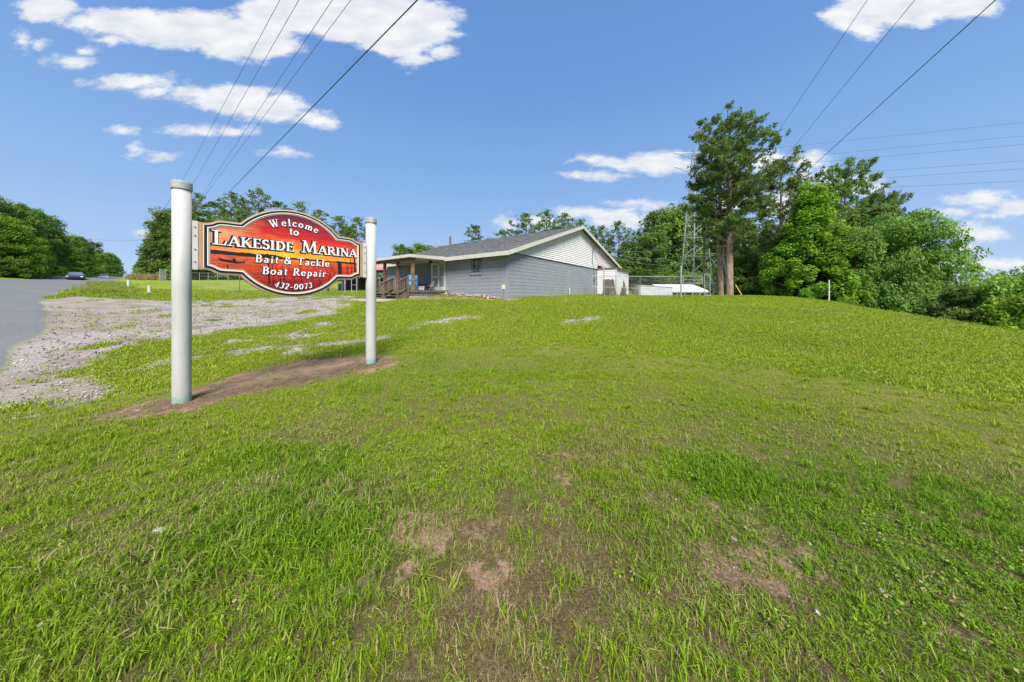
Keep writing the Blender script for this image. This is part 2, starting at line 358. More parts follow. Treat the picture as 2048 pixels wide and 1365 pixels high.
def ground_mat():
    if 'ground_cover' in MATS: return MATS['ground_cover']
    m = bpy.data.materials.new('ground_cover'); m.use_nodes = True; MATS['ground_cover'] = m
    nt = m.node_tree; N = nt.nodes; L = nt.links; b = N['Principled BSDF']; b.inputs['Roughness'].default_value = .95; b.inputs['Specular IOR Level'].default_value = .15
    pos = N.new('ShaderNodeNewGeometry').outputs['Position']
    def noise(sc, det=5, ro=.6):
        n = N.new('ShaderNodeTexNoise'); n.inputs['Scale'].default_value = sc; n.inputs['Detail'].default_value = det; n.inputs['Roughness'].default_value = ro
        L.new(pos, n.inputs['Vector']); return n.outputs[0]
    def rng(v, lo, hi, a=0, c=1):
        n = N.new('ShaderNodeMapRange'); n.inputs[1].default_value = lo; n.inputs[2].default_value = hi; n.inputs[3].default_value = a; n.inputs[4].default_value = c
        L.new(v, n.inputs[0]); return n.outputs[0]
    def mix(f, c1, c2):
        n = N.new('ShaderNodeMixRGB')
        for i, v in ((0, f), (1, c1), (2, c2)):
            if isinstance(v, tuple): n.inputs[i].default_value = rgb(v)
            elif isinstance(v, float): n.inputs[i].default_value = v
            else: L.new(v, n.inputs[i])
        return n.outputs[0]
    def att(nm): n = N.new('ShaderNodeAttribute'); n.attribute_name = nm; return n.outputs['Fac']
    def vor(sc):
        n = N.new('ShaderNodeTexVoronoi'); n.inputs['Scale'].default_value = sc; L.new(pos, n.inputs['Vector']); return n
    thatch = mix(rng(noise(70, 8, .75), .38, .62), (.045,.032,.016), (.15,.115,.05))  # dead-grass mat, its colour darkened to stand in for shade between the blades
    thatch = mix(rng(noise(2.2, 4), .5, .7), thatch, mix(rng(noise(38, 3), .35, .65), (.04,.05,.010), (.11,.125,.025)))
    green = mix(rng(noise(60, 4), .35, .65), (.06,.105,.006), (.21,.29,.02))
    green = mix(rng(noise(.35, 5), .42, .62), green, mix(rng(noise(30, 3), .35, .65), (.17,.19,.025), (.29,.31,.06)))
    dist = N.new('ShaderNodeVectorMath'); dist.operation = 'LENGTH'; L.new(pos, dist.inputs[0])
    grass = mix(rng(dist.outputs['Value'], 2.5, 13), thatch, green)
    v1 = vor(38); v2 = vor(95)
    grc = mix(v1.outputs['Color'], (.20, .18, .155), (.47, .44, .40))
    bw = N.new('ShaderNodeRGBToBW'); L.new(v2.outputs['Color'], bw.inputs[0])
    grc = mix(rng(bw.outputs[0], .3, .7), (.15,.132,.12), (.36,.32,.295))
    bw1 = N.new('ShaderNodeRGBToBW'); L.new(v1.outputs['Color'], bw1.inputs[0])
    grc = mix(rng(bw1.outputs[0], .62, .75, 0, .7), grc, (.44,.41,.37))
    grc = mix(rng(noise(.9, 5), .44, .66, 0, .65), grc, (.13,.105,.08))
    grc = mix(rng(noise(.3, 4), .5, .62, 0, .6), grc, (.25,.20,.15))
    bw2 = N.new('ShaderNodeRGBToBW'); L.new(v2.outputs['Color'], bw2.inputs[0])
    soil = mix(rng(noise(55, 8, .8), .38, .62), (.145,.083,.043), (.37,.245,.155))
    soil = mix(rng(noise(2.6, 4), .45, .6, 0, .75), soil, (.12, .075, .045))
    soil = mix(rng(bw2.outputs[0], .68, .74, 0, .6), soil, (.32,.25,.185))
    asp = mix(rng(bw2.outputs[0], .3, .7), (.09,.096,.10), (.18,.185,.188))
    asp = mix(rng(noise(.5, 5), .4, .7, 0, .4), asp, (.19,.185,.18))
    brk = rng(noise(9, 5, .75), .38, .62, -.35, .35)
    def thr(nm, lo, hi):
        a = N.new('ShaderNodeMath'); a.operation = 'ADD'; L.new(att(nm), a.inputs[0]); L.new(brk, a.inputs[1]); return rng(a.outputs[0], lo, hi)
    c = mix(thr('dirt', .3, .55), grass, soil); c = mix(thr('grav', .38, .62), c, grc)
    a2 = att('asph'); c = mix(rng(a2, .35, .65), c, asp)
    L.new(c, b.inputs['Base Color'])
    bp = N.new('ShaderNodeBump'); bp.inputs['Strength'].default_value = .7; bp.inputs['Distance'].default_value = .03
    hh = mix(rng(att('asph'), .4, .6), noise(40, 6, .7), (.5, .5, .5))
    L.new(hh, bp.inputs['Height']); L.new(bp.outputs[0], b.inputs['Normal'])
    return m
make_ground()
# the lake beyond the bank, and the wooded far shore
mb = MB(); mb.add([(25,-200,-12.2),(1600,-200,-12.2),(1600,900,-12.2),(-60,900,-12.2),(-60,110,-12.2),(25,60,-12.2)], [(0,1,2,3,4,5)])
mb.build('lake', mat('lake_water', (.20,.27,.33), (.26,.33,.38), scale=.05, rough=.16, bump=.15, bscale=1.5, spec=.5))['kind'] = 'structure'
# ---------------------------------------------------------------- materials
WHITE = mat('white_paint', (.52,.52,.50), (.42,.41,.39), scale=3, rough=.5, stretch=(1,1,.5))
PVC = mat('weathered_white_plastic', (.66,.665,.64), (.50,.51,.49), scale=5, rough=.55, bump=.1, stretch=(1,1,.35), lo=.35, hi=.75)
SIDING = mat('white_vinyl_siding', (.66,.645,.65), (.60,.585,.59), scale=2.5, rough=.5, stretch=(1,1,1))
BLOCK = mat('blue_grey_painted_block', (.228,.242,.272), (.255,.268,.295), scale=1.6, rough=.8, bump=.35, bscale=30)
MORTAR = mat('blue_grey_joint', (.205,.22,.245), (.23,.243,.268), scale=4, rough=.9)
FASCIA = mat('cream_trim', (.53,.51,.465), (.45,.43,.38), scale=4, rough=.5)
SOFFIT = mat('soffit', (.55,.52,.46), rough=.7)
WOOD = mat('weathered_timber', (.095,.075,.055), (.18,.145,.10), scale=7, rough=.85, bump=.3, stretch=(1,1,.25))
DWOOD = mat('dark_brown_post', (.10,.05,.033), (.20,.11,.07), scale=8, rough=.8, bump=.3, stretch=(1,1,.3))
GALV = mat('galvanised_steel', (.36,.38,.39), (.26,.28,.29), scale=8, rough=.5, metal=.3)
WIRE = mat('fence_wire', (.30,.31,.31), rough=.6, metal=.2)
CABLE = mat('dark_cable', (.03,.032,.04), rough=.7)
CABLE2 = mat('thin_grey_cable', (.14,.17,.22), rough=.7)
POLE = mat('weathered_pole_wood', (.20,.165,.12), (.30,.25,.19), scale=4, rough=.9, stretch=(1,1,.1))
BLACK = mat('black_paint', (.006,.006,.008), rough=.35, spec=.5)
DARK = mat('dark_interior', (.02,.02,.022), rough=.9)
GLASS = mat('dark_glass', (.05,.06,.07), rough=.1, spec=.6)

# ---------------------------------------------------------------- the welcome sign
PL = Vector((-4.698, 4.41, 0)); PR = Vector((-2.925, 6.43, 0))
SU = (PR-PL).normalized(); SN = Vector((SU.y, -SU.x, 0))    # along the board; towards the camera
def sign_post(P, r, top, label):
    z0 = ground(P.x, P.y); h = top-z0
    t = empty('sign_post', (P.x, P.y, z0), label, 'post', 'posts of the welcome sign')
    MB().lathe((P.x, P.y, z0), [(r*1.0, -.3), (r, 0), (r*1.005, h*.5), (r, h-.09)], 32).build('shaft', PVC_POST, t, smooth=True)
    MB().lathe((P.x, P.y, z0), [(r*1.09, h-.115), (r*1.1, h-.105), (r*1.1, h-.012), (r*1.07, h), (r*.5, h+.004)], 32).build('post_cap', mat('grey_cap', (.36,.365,.35), (.24,.245,.23), scale=14, rough=.7, bump=.15, lo=.4, hi=.62), t, smooth=True)
    return t
def post_mat():
    m = mat('stained_white_post', (.42,.42,.395), (.36,.36,.34), scale=5, rough=.55, bump=.12, stretch=(1,1,.3))
    nt = m.node_tree; b = nt.nodes['Principled BSDF']; old = b.inputs['Base Color'].links[0].from_socket
    tc = nt.nodes.new('ShaderNodeTexCoord'); s = nt.nodes.new('ShaderNodeSeparateXYZ'); nt.links.new(tc.outputs['Object'], s.inputs[0])
    n = nt.nodes.new('ShaderNodeTexNoise'); n.inputs['Scale'].default_value = 18; n.inputs['Detail'].default_value = 6; nt.links.new(tc.outputs['Object'], n.inputs['Vector'])
    a = nt.nodes.new('ShaderNodeMath'); a.operation = 'MULTIPLY_ADD'; a.inputs[1].default_value = -.28; nt.links.new(n.outputs[0], a.inputs[0]); nt.links.new(s.outputs[2], a.inputs[2])
    r = nt.nodes.new('ShaderNodeMapRange'); r.inputs[1].default_value = -.09; r.inputs[2].default_value = .02; r.inputs[3].default_value = .75; r.inputs[4].default_value = 0; nt.links.new(a.outputs[0], r.inputs[0])
    x = nt.nodes.new('ShaderNodeMixRGB'); nt.links.new(r.outputs[0], x.inputs[0]); nt.links.new(old, x.inputs[1]); x.inputs[2].default_value = (.16,.30,.25,1)
    n2 = nt.nodes.new('ShaderNodeTexNoise'); n2.inputs['Scale'].default_value = 26; n2.inputs['Detail'].default_value = 8; n2.inputs['Roughness'].default_value = .75; nt.links.new(tc.outputs['Object'], n2.inputs['Vector'])
    r2 = nt.nodes.new('ShaderNodeMapRange'); r2.inputs[1].default_value = .64; r2.inputs[2].default_value = .72; r2.inputs[3].default_value = 0; r2.inputs[4].default_value = .6; nt.links.new(n2.outputs[0], r2.inputs[0])
    y = nt.nodes.new('ShaderNodeMixRGB'); nt.links.new(r2.outputs[0], y.inputs[0]); nt.links.new(x.outputs[0], y.inputs[1]); y.inputs[2].default_value = (.22,.22,.18,1)
    nt.links.new(y.outputs[0], b.inputs['Base Color']); return m
PVC_POST = post_mat()
sign_post(PL, .1, EYE+229/F*4.41, 'thick white round sign post with grey cap, left of the painted board')
sign_post(PR, .1, EYE+157/F*6.43, 'white round sign post right of the board, green at its foot')

BC = PL+SU*1.335; BZ = 2.245
def bp3(u, v, d=0.0): p = BC+SU*u+SN*d; return (p.x, p.y, BZ+v)
def outline(e=0.0):
    """upper half then mirrored: round belly between two stepped wings"""
    pts = []
    R_ = .911; cv = -.156
    a0 = math.atan2(.415-cv, .71)
    for i in range(41):
        a = a0+(PI-2*a0)*i/40; pts.append((R_*math.cos(a), cv+R_*math.sin(a)))
    left = [(-.74,.413),(-.80,.412),(-.90,.411),(-.955,.405),(-1.0,.385),(-1.035,.36),(-1.075,.345),(-1.14,.342)]
    up = pts+left
    low = [(x, -y) for x, y in reversed(up)]
    low = [(x, -y) for x, y in up][::-1]
    right_up = [(-x, y) for x, y in left][::-1]
    poly = right_up+pts+left
    return poly+[(x, -y) for x, y in poly[::-1]]
def inset(poly, d):
    n = len(poly); out = []
    for i in range(n):
        p0 = Vector(poly[i-1]); p = Vector(poly[i]); p1 = Vector(poly[(i+1) % n])
        a = (p-p0); b = (p1-p)
        if a.length < 1e-6: a = b
        if b.length < 1e-6: b = a
        a.normalize(); b.normalize(); n1 = Vector((-a.y, a.x)); n2 = Vector((-b.y, b.x)); m_ = (n1+n2)
        if m_.length < 1e-4: m_ = n1
        m_.normalize(); k = d/max(.45, m_.dot(n1)); out.append(tuple(p+m_*k))
    return out
OUT = outline()     # counter-clockwise as seen from the camera
def slab(poly, d0, d1):
    n = len(poly); mb = MB(); vs = [bp3(u, v, d0) for u, v in poly]+[bp3(u, v, d1) for u, v in poly]
    mb.add(vs, [tuple(range(n-1, -1, -1)), tuple(range(n, 2*n))]+[(i, (i+1) % n, n+(i+1) % n, n+i) for i in range(n)]); return mb
def ring(p0, p1, d0, d1):
    """moulding strip between two outlines"""
    n = len(p0); mb = MB()
    vs = [bp3(u, v, d0) for u, v in p0]+[bp3(u, v, d1) for u, v in p0]+[bp3(u, v, d1) for u, v in p1]+[bp3(u, v, d0) for u, v in p1]
    fs = []
    for i in range(n):
        j = (i+1) % n
        fs += [(i, j, n+j, n+i), (n+i, n+j, 2*n+j, 2*n+i), (2*n+i, 2*n+j, 3*n+j, 3*n+i)]
    return mb.add(vs, fs)
sg = empty('welcome_sign', bp3(0, -.755, 0), 'carved marina welcome board with a red sunset lake scene, hung between two posts', 'sign')
TAN = mat('tan_routed_edge', (.34,.21,.12), (.42,.27,.17), scale=8, rough=.6)
slab(OUT, -.045, .045).build('backboard', TAN, sg)
ring(inset(OUT, .019), inset(OUT, .027), .045, .050).build('outer_border', mat('cream_line', (.68,.58,.47), rough=.5), sg)
ring(inset(OUT, .028), inset(OUT, .060), .045, .056).build('black_border', BLACK, sg)
ring(inset(OUT, .060), inset(OUT, .072), .045, .060).build('white_border', mat('white_line', (.72,.72,.70), rough=.4), sg)
ring(inset(OUT, .072), inset(OUT, .092), .045, .052).build('inner_border', mat('inner_tan_line', (.50,.33,.20), rough=.5), sg)
# the painted panel: a fine grid that carries the printed sunset
PAN = inset(OUT, .088)
def vcol_mat():
    m = bpy.data.materials.new('printed_sunset'); m.use_nodes = True; nt = m.node_tree; b = nt.nodes['Principled BSDF']; b.inputs['Roughness'].default_value = .42
    a = nt.nodes.new('ShaderNodeAttribute'); a.attribute_name = 'print'; nt.links.new(a.outputs['Color'], b.inputs['Base Color']); return m
def lin(c): c = np.asarray(c, float)/255; return np.where(c <= .04045, c/12.92, ((c+.055)/1.055)**2.4)
def panel():
    P = np.array(PAN); nu, nv = 330, 216
    uu = np.linspace(P[:, 0].min(), P[:, 0].max(), nu); up_ = []; lo_ = []
    # column by column between the lower and upper outline
    half = len(P)//2; top = P[:half]; top = top[np.argsort(top[:, 0])]
    yt = np.interp(uu, top[:, 0], top[:, 1])
    V = []; UV = []
    for i in range(nu):
        t = np.linspace(-1, 1, nv)*yt[i]; UV.append(np.stack([np.full(nv, uu[i]), t], 1))
    UV = np.concatenate(UV); u = UV[:, 0]; v = UV[:, 1]
    b = np.array(bp3(0, 0, .047)); V = b+u[:, None]*np.array(SU)+np.array([0, 0, 1])*v[:, None]
    i = np.arange(nu-1)[:, None]*nv+np.arange(nv-1)[None, :]
    Fc = np.stack([i, i+nv, i+nv+1, i+1], -1).reshape(-1, 4)
    x = u/1.05
    wv = v+(nz(u, v*5, .35, 3, 4)-.5)*.14+.03*x
    sky_s = [(-.08, (252,190,40)), (0, (250,165,50)), (.08, (238,120,45)), (.17, (240,110,48)), (.26, (205,45,28)), (.34, (190,30,28)), (.45, (165,30,40)), (.56, (120,30,50)), (.68, (78,28,62)), (.8, (60,25,60))]
    lsky = [(-.08, (228,140,62)), (.05, (226,150,85)), (.16, (224,160,112)), (.27, (226,150,100)), (.4, (215,110,60)), (.8, (180,60,40))]
    wat = [(-.8, (70,12,18)), (-.62, (110,20,20)), (-.5, (165,30,22)), (-.3, (205,50,24)), (-.16, (226,80,32)), (-.09, (240,120,50))]
    def rmp(st, q):
        ks = [k for k, _ in st]; c = np.array([lin(z) for _, z in st]); return np.stack([np.interp(q, ks, c[:, j]) for j in range(3)], 1)
    sk = rmp(sky_s, wv); ls = rmp(lsky, wv); k = np.clip((-u-.45)/.5+(nz(u, v*4, .3, 9, 4)-.5)*1.2, 0, 1)[:, None]; sk = sk*(1-k)+ls*k
    # yellow sun behind the middle of the name
    gl = np.exp(-((u+.12)/.16)**2-((v-.02)/.11)**2)[:, None]; sk = sk*(1-gl)+lin((252,214,60))*gl
    glr = np.exp(-((u-.75)/.45)**2-((v-.16)/.10)**2)[:, None]*.75; sk = sk*(1-glr)+lin((214,58,24))*glr
    br = nz(u*.6, v*9, .12, 12, 4)[:, None]; sk = sk*(.55+.9*br)
    wt = rmp(wat, v+.0*u); kl = np.clip((-u-.3)/.6, 0, .75)[:, None]; wt = wt*(1-kl)+lin((205,95,50))*kl*(np.clip(1.25+v[:, None]*1.1, .4, 1))
    rip = nz(u*1.0, v*16, .16, 22, 4)[:, None]; rf = nz(u*1.0, v*16, .05, 25, 3)[:, None]
    wt = wt*(.35+1.25*rip)*np.where(rf > .60, .45, 1)
    gw = np.exp(-((u+.05)/.35)**2)[:, None]*np.clip(1+(v[:, None]+.08)/.18, 0, 1)*np.clip(-(v[:, None]+.07)*60, 0, 1); wt = wt*(1-gw*.5)+lin((250,170,50))*gw*.5
    c = np.where((v > -.085)[:, None], sk, wt)
    # dark tree line across the lake
    tt = -.050-.012*np.clip((u+1)/1.2, 0, 1)+(nz(u, u*0, .05, 33, 3)-.5)*.03; tb = -.105+.006*np.sin(u*3)
    tt = np.where(u < -.25, tt+.006, tt-.008)
    c = np.where(((v < tt)&(v > tb))[:, None], lin((32,12,14)), c)
    o = mesh_np('painted_panel', V, Fc, vcol_mat(), sg)
    t = o.data.attributes.new('print', 'FLOAT_COLOR', 'POINT')
    t.data.foreach_set('color', np.concatenate([np.clip(c*np.array([.84,.74,.80]), 0, 1), np.ones((len(c), 1))], 1).astype(np.float32).ravel())
    return o
pan = panel()
def ribbon(mb, pts, ws, d0, d1, ext=0.0):
    """raised stroke along a line in the board's plane"""
    n = len(pts); P = [Vector(p) for p in pts]
    if ext:
        a = (P[0]-P[1]).normalized(); b_ = (P[-1]-P[-2]).normalized(); P[0] = P[0]+a*ext; P[-1] = P[-1]+b_*ext
    Lp = []; Rp = []
    for i in range(n):
        a = (P[i]-P[max(i-1, 0)]); b_ = (P[min(i+1, n-1)]-P[i])
        if a.length < 1e-9: a = b_
        if b_.length < 1e-9: b_ = a
        a = a.normalized(); b_ = b_.normalized(); n1 = Vector((-a.y, a.x)); n2 = Vector((-b_.y, b_.x)); m_ = n1+n2
        if m_.length < .3: m_ = n1
        m_.normalize(); k = (ws[i]/2+ext)/max(.6, m_.dot(n1))
        Lp.append(P[i]+m_*k); Rp.append(P[i]-m_*k)
    poly = Lp+Rp[::-1]; m = 2*n
    vs = [bp3(p.x, p.y, d0) for p in poly]+[bp3(p.x, p.y, d1) for p in poly]
    fs = [(i, i+1, m+i+1, m+i) for i in range(n-1)]+[(n-1, n, m+n, m+n-1), (m-1, 0, m, 2*m-1)]+[(i, i+1, m+i+1, m+i) for i in range(n, m-1)]
    for i in range(n-1): fs.append((m+i, m+i+1, 2*m-2-i, 2*m-1-i))
    mb.add(vs, fs)
# --- a hand-lettered serif alphabet: strokes as (points, thick or list of widths); unit = cap height
def arc(cx, cy, rx, ry, a0, a1, n=12): return [(cx+rx*math.cos(math.radians(a0+(a1-a0)*i/n)), cy+ry*math.sin(math.radians(a0+(a1-a0)*i/n))) for i in range(n+1)]
TK, TN, SF = .152, .07, .055
def mod(pts, lo=TN, hi=TK):
    """pen stress: thick where the stroke runs up and down, thin where it runs across"""
    w_ = []
    for i in range(len(pts)):
        a = pts[max(i-1, 0)]; b_ = pts[min(i+1, len(pts)-1)]; dx = b_[0]-a[0]; dy = b_[1]-a[1]; l = math.hypot(dx, dy) or 1
        w_.append(lo+(hi-lo)*abs(dy)/l)
    return w_
def sf(x, y, w_=.30): return ([(x-w_/2, y), (x+w_/2, y)], SF)
def st(x, y0, y1, t=TK): return ([(x, y0), (x, y1)], t)
GL = {
 'L': (.74, [st(.2,0,1), sf(.2,.97,.42), sf(.2,.03,.36), ([(.2,.03),(.62,.03)],SF), ([(.60,0),(.68,.28)],[.12,.05])]),
 'A': (.86, [([(.10,.03),(.42,1)],TN), ([(.42,1),(.76,.03)],TK), ([(.22,.34),(.64,.34)],SF), sf(.10,.03), sf(.77,.03,.32)]),
 'K': (.86, [st(.2,0,1), sf(.2,.97,.36), sf(.2,.03,.36), ([(.24,.42),(.68,.96)],TN), sf(.70,.97,.26), ([(.38,.56),(.74,.04)],TK), sf(.76,.03,.28)]),
 'E': (.72, [st(.2,0,1), ([(.06,.97),(.62,.97)],SF), ([(.06,.03),(.66,.03)],SF), ([(.2,.52),(.52,.52)],SF), ([(.61,1),(.58,.78)],[.10,.05]), ([(.64,0),(.68,.26)],[.12,.05]), ([(.52,.62),(.52,.42)],.05)]),
 'S': (.62, [(arc(.31,.74,.20,.225,35,270)+arc(.31,.265,.22,.235,90,-145)[1:],None), ([(.49,.98),(.47,.76)],[.07,.04]), ([(.10,.02),(.10,.24)],[.07,.04])]),
 'I': (.42, [st(.21,0,1), sf(.21,.97,.36), sf(.21,.03,.36)]),
 'D': (.86, [st(.2,0,1), ([(.05,.97),(.36,.97)],SF), ([(.05,.03),(.36,.03)],SF), (arc(.34,.5,.40,.47,90,-90,16),None)]),
 'M': (1.06, [([(.16,0),(.22,1)],TN), ([(.22,1),(.52,.06)],TK), ([(.52,.06),(.82,1)],TN), ([(.82,1),(.90,0)],TK), sf(.16,.03,.28), sf(.90,.03,.32), sf(.18,.97,.22), sf(.86,.97,.24)]),
 'R': (.84, [st(.2,0,1), sf(.2,.97,.36), sf(.2,.03,.36), ([(.2,.97),(.40,.97)],SF), (arc(.38,.73,.24,.24,90,-90,10),None), ([(.2,.49),(.40,.49)],SF), ([(.40,.50),(.72,.04)],TK), sf(.76,.03,.24)]),
 'N': (.92, [([(.2,0),(.2,1)],TN), ([(.2,1),(.76,.03)],TK), ([(.76,0),(.76,1)],TN), sf(.2,.03,.28), sf(.14,.97,.26), sf(.76,.97,.30)]),
 'B': (.74, [st(.2,0,1), ([(.05,.97),(.38,.97)],SF), ([(.05,.03),(.40,.03)],SF), ([(.2,.53),(.40,.53)],SF), (arc(.36,.755,.21,.215,90,-90,10),None), (arc(.38,.28,.26,.25,90,-90,10),None)]),
 'T': (.76, [st(.38,0,1), ([(.06,.97),(.70,.97)],SF), ([(.06,1),(.04,.78)],[.10,.05]), ([(.70,1),(.72,.78)],[.10,.05]), sf(.38,.03,.34)]),
 'W': (1.16, [([(.14,.97),(.36,.02)],TK), ([(.36,.02),(.58,.97)],TN), ([(.52,.97),(.74,.02)],TK), ([(.74,.02),(.98,.97)],TN), sf(.14,.97,.30), sf(.55,.97,.34), sf(.98,.97,.26)]),
 'e': (.56, [(arc(.29,.31,.22,.28,10,330,16),None), ([(.10,.34),(.48,.34)],SF)]),
 'l': (.34, [st(.17,0,1), sf(.17,.03,.30), ([(.05,.95),(.17,.98)],SF)]),
 'c': (.52, [(arc(.29,.31,.21,.28,45,325,15),None), ([(.44,.50),(.42,.42)],.12)]),
 'o': (.60, [(arc(.30,.31,.22,.28,0,360,20),None)]),
 'm': (.98, [st(.17,0,.6,.14), (arc(.34,.40,.16,.18,150,0,8),None), st(.50,0,.42,.14), (arc(.67,.40,.16,.18,150,0,8),None), st(.83,0,.42,.14), sf(.17,.03,.26), sf(.50,.03,.24), sf(.83,.03,.26), ([(.05,.56),(.17,.6)],SF)]),
 't': (.40, [st(.2,.06,.84,.13), ([(.04,.60),(.38,.60)],SF), (arc(.31,.12,.11,.10,180,300,6),SF)]),
 'a': (.58, [(arc(.26,.44,.16,.16,150,0,8),None), st(.42,.04,.46,.14), (arc(.26,.18,.16,.16,60,300,12),None), ([(.42,.06),(.54,.04)],.08)]),
 'i': (.32, [st(.16,0,.6,.14), sf(.16,.03,.28), ([(.05,.57),(.16,.6)],SF), ([(.16,.76),(.16,.90)],.13)]),
 'k': (.60, [st(.16,0,1,.14), sf(.16,.03,.28), ([(.05,.95),(.16,.98)],SF), ([(.18,.26),(.46,.58)],SF), ([(.28,.36),(.52,.04)],.13), sf(.54,.03,.18), sf(.46,.59,.2)]),
 'p': (.64, [st(.18,-.32,.6,.14), sf(.18,-.30,.28), (arc(.34,.31,.21,.27,140,-140,14),None), ([(.05,.57),(.18,.6)],SF)]),
 'r': (.46, [st(.17,0,.6,.14), sf(.17,.03,.28), ([(.05,.57),(.17,.6)],SF), (arc(.31,.42,.13,.15,150,40,6),None), ([(.42,.54),(.41,.46)],.12)]),
 '&': (.92, [(arc(.38,.78,.17,.18,-40,250,14)+[(.40,.48),(.62,.22),(.80,.04)],None), (arc(.34,.27,.26,.25,75,330,14)+[(.66,.34),(.72,.50)],None), sf(.72,.54,.24)]),
 '4': (.62, [([(.42,0),(.42,.98)],.13), ([(.42,.98),(.06,.28)],TN), ([(.06,.28),(.58,.28)],SF)]),
 '3': (.54, [(arc(.25,.76,.19,.20,150,-80,12),None), (arc(.24,.30,.22,.26,80,-150,12),None)]),
 '2': (.58, [(arc(.27,.74,.20,.22,160,-20,10)+[(.36,.42),(.10,.05)],None), ([(.08,.04),(.52,.04)],.11)]),
 '-': (.42, [([(.06,.36),(.36,.36)],.10)]),
 '0': (.64, [(arc(.32,.5,.24,.46,0,360,24),None)]),
 '7': (.56, [([(.06,.93),(.50,.93)],.11), ([(.50,.93),(.38,.5),(.24,0)],[.08,.10,.15])]),
 ' ': (.34, []),
}
def text(name, s, size, place, sx=1.0, slant=0.0, sp=.04, outl=.012, shadow=(0, 0), wt=1.0, lift=.050, smallcap=None, sizes=None):
    """letters raised off the panel, each with a black edge under it; place(t) gives the baseline point and angle after t of running length"""
    fill = []; x = 0.0
    for i, ch in enumerate(s):
        up = ch.upper() if smallcap else ch
        sz = size
        if smallcap and ch.islower(): sz = size*smallcap
        adv, strokes = GL[up]; adv = adv*sz*sx
        (bx, by), ang = place(x+adv/2); ca, sa = math.cos(ang), math.sin(ang)
        W_, B_ = MB(), MB()
        def tr(p):
            lx = (p[0]*sz*sx-adv/2)+slant*p[1]*sz; ly = p[1]*sz; return (bx+lx*ca-ly*sa, by+lx*sa+ly*ca)
        boost = wt*(1.25 if (smallcap and ch.islower()) else 1)
        for q, (pts, wd) in enumerate(strokes):
            ws = mod(pts) if wd is None else ([wd]*len(pts) if isinstance(wd, (int, float)) else wd)
            if wd is None: ws = [min(z, .16) for z in ws]
            T = [tr(p) for p in pts]; ws = [z*sz*boost for z in ws]
            ribbon(W_, T, ws, lift, lift+.010+.0003*q)
            if outl:
                T2 = [(a+shadow[0], b_+shadow[1]) for a, b_ in T]
                ribbon(B_, T2, ws, .0475, lift+.002+.0002*q, ext=outl)
        if strokes:
            if outl: B_.build('letter_edge', BLACK, sg)
            W_.build('letter', LETTER, sg)
        x += adv+sp*sz
    return x
LETTER = mat('white_letter', (.80,.80,.80), rough=.4)
def length(s, size, sx=1, sp=.04, smallcap=None):
    x = 0
    for ch in s:
        sz = size*(smallcap if (smallcap and ch.islower()) else 1); x += GL[ch.upper() if smallcap else ch][0]*sz*sx+sp*sz
    return x
def line(u0, v0, u1, v1):
    a = math.atan2(v1-v0, u1-u0); return lambda t: ((u0+t*math.cos(a), v0+t*math.sin(a)), a)
def arcbase(cu, cv, r, u0, sgn=1):
    """baseline on a circle; sgn +1 arches up, -1 sags"""
    a0 = math.acos(max(-1, min(1, (u0-cu)/r)))
    if sgn > 0: return lambda t: ((cu+r*math.cos(a0-t/r), cv+r*math.sin(a0-t/r)), a0-t/r-PI/2)
    return lambda t: ((cu+r*math.cos(-a0+t/r), cv+r*math.sin(-a0+t/r)), -a0+t/r+PI/2)
def fit(name, s, size, u0, u1, v, **k):
    sx = (u1-u0)/(length(s, size, 1, k.get('sp', .04), k.get('smallcap'))-k.get('sp', .04)*size)
    text(name, s, size, line(u0, v, u1, v), sx=sx, **k)
fit('lakeside', 'Lakeside', .215, -1.03, -.005, .037, smallcap=.70, outl=.014, shadow=(-.012, -.004), sp=.02)
fit('marina', 'Marina', .215, .10, 1.045, .037, smallcap=.70, outl=.014, shadow=(-.012, -.004), sp=.02)
fit('bait', 'Bait & Tackle', .122, -.535, .555, -.187, outl=.006, shadow=(-.006, -.003), sp=.14, wt=1.0, slant=.08)
fit('repair', 'Boat Repair', .126, -.446, .485, -.377, outl=.006, shadow=(-.006, -.003), sp=.14, wt=1.0, slant=.08)
fit('to', 'to', .125, -.075, .065, .322, outl=.004, shadow=(-.004, -.002), sp=.08, wt=1.1)
pl = .5*length('Welcome', .122, 1, .16); text('welcome', 'Welcome', .122, arcbase(.02, -.36, .83, .02-.83*math.sin(pl/.83)), sp=.16, outl=.004, shadow=(-.004, -.002), wt=1.0)
pl = .5*length('432-0073', .096, 1.0, .20); text('phone', '432-0073', .096, arcbase(.0, .37, .99, -.99*math.sin(pl/.99), -1), sx=1.0, sp=.20, outl=.004, shadow=(-.004, -.002), wt=1.0, slant=.15)
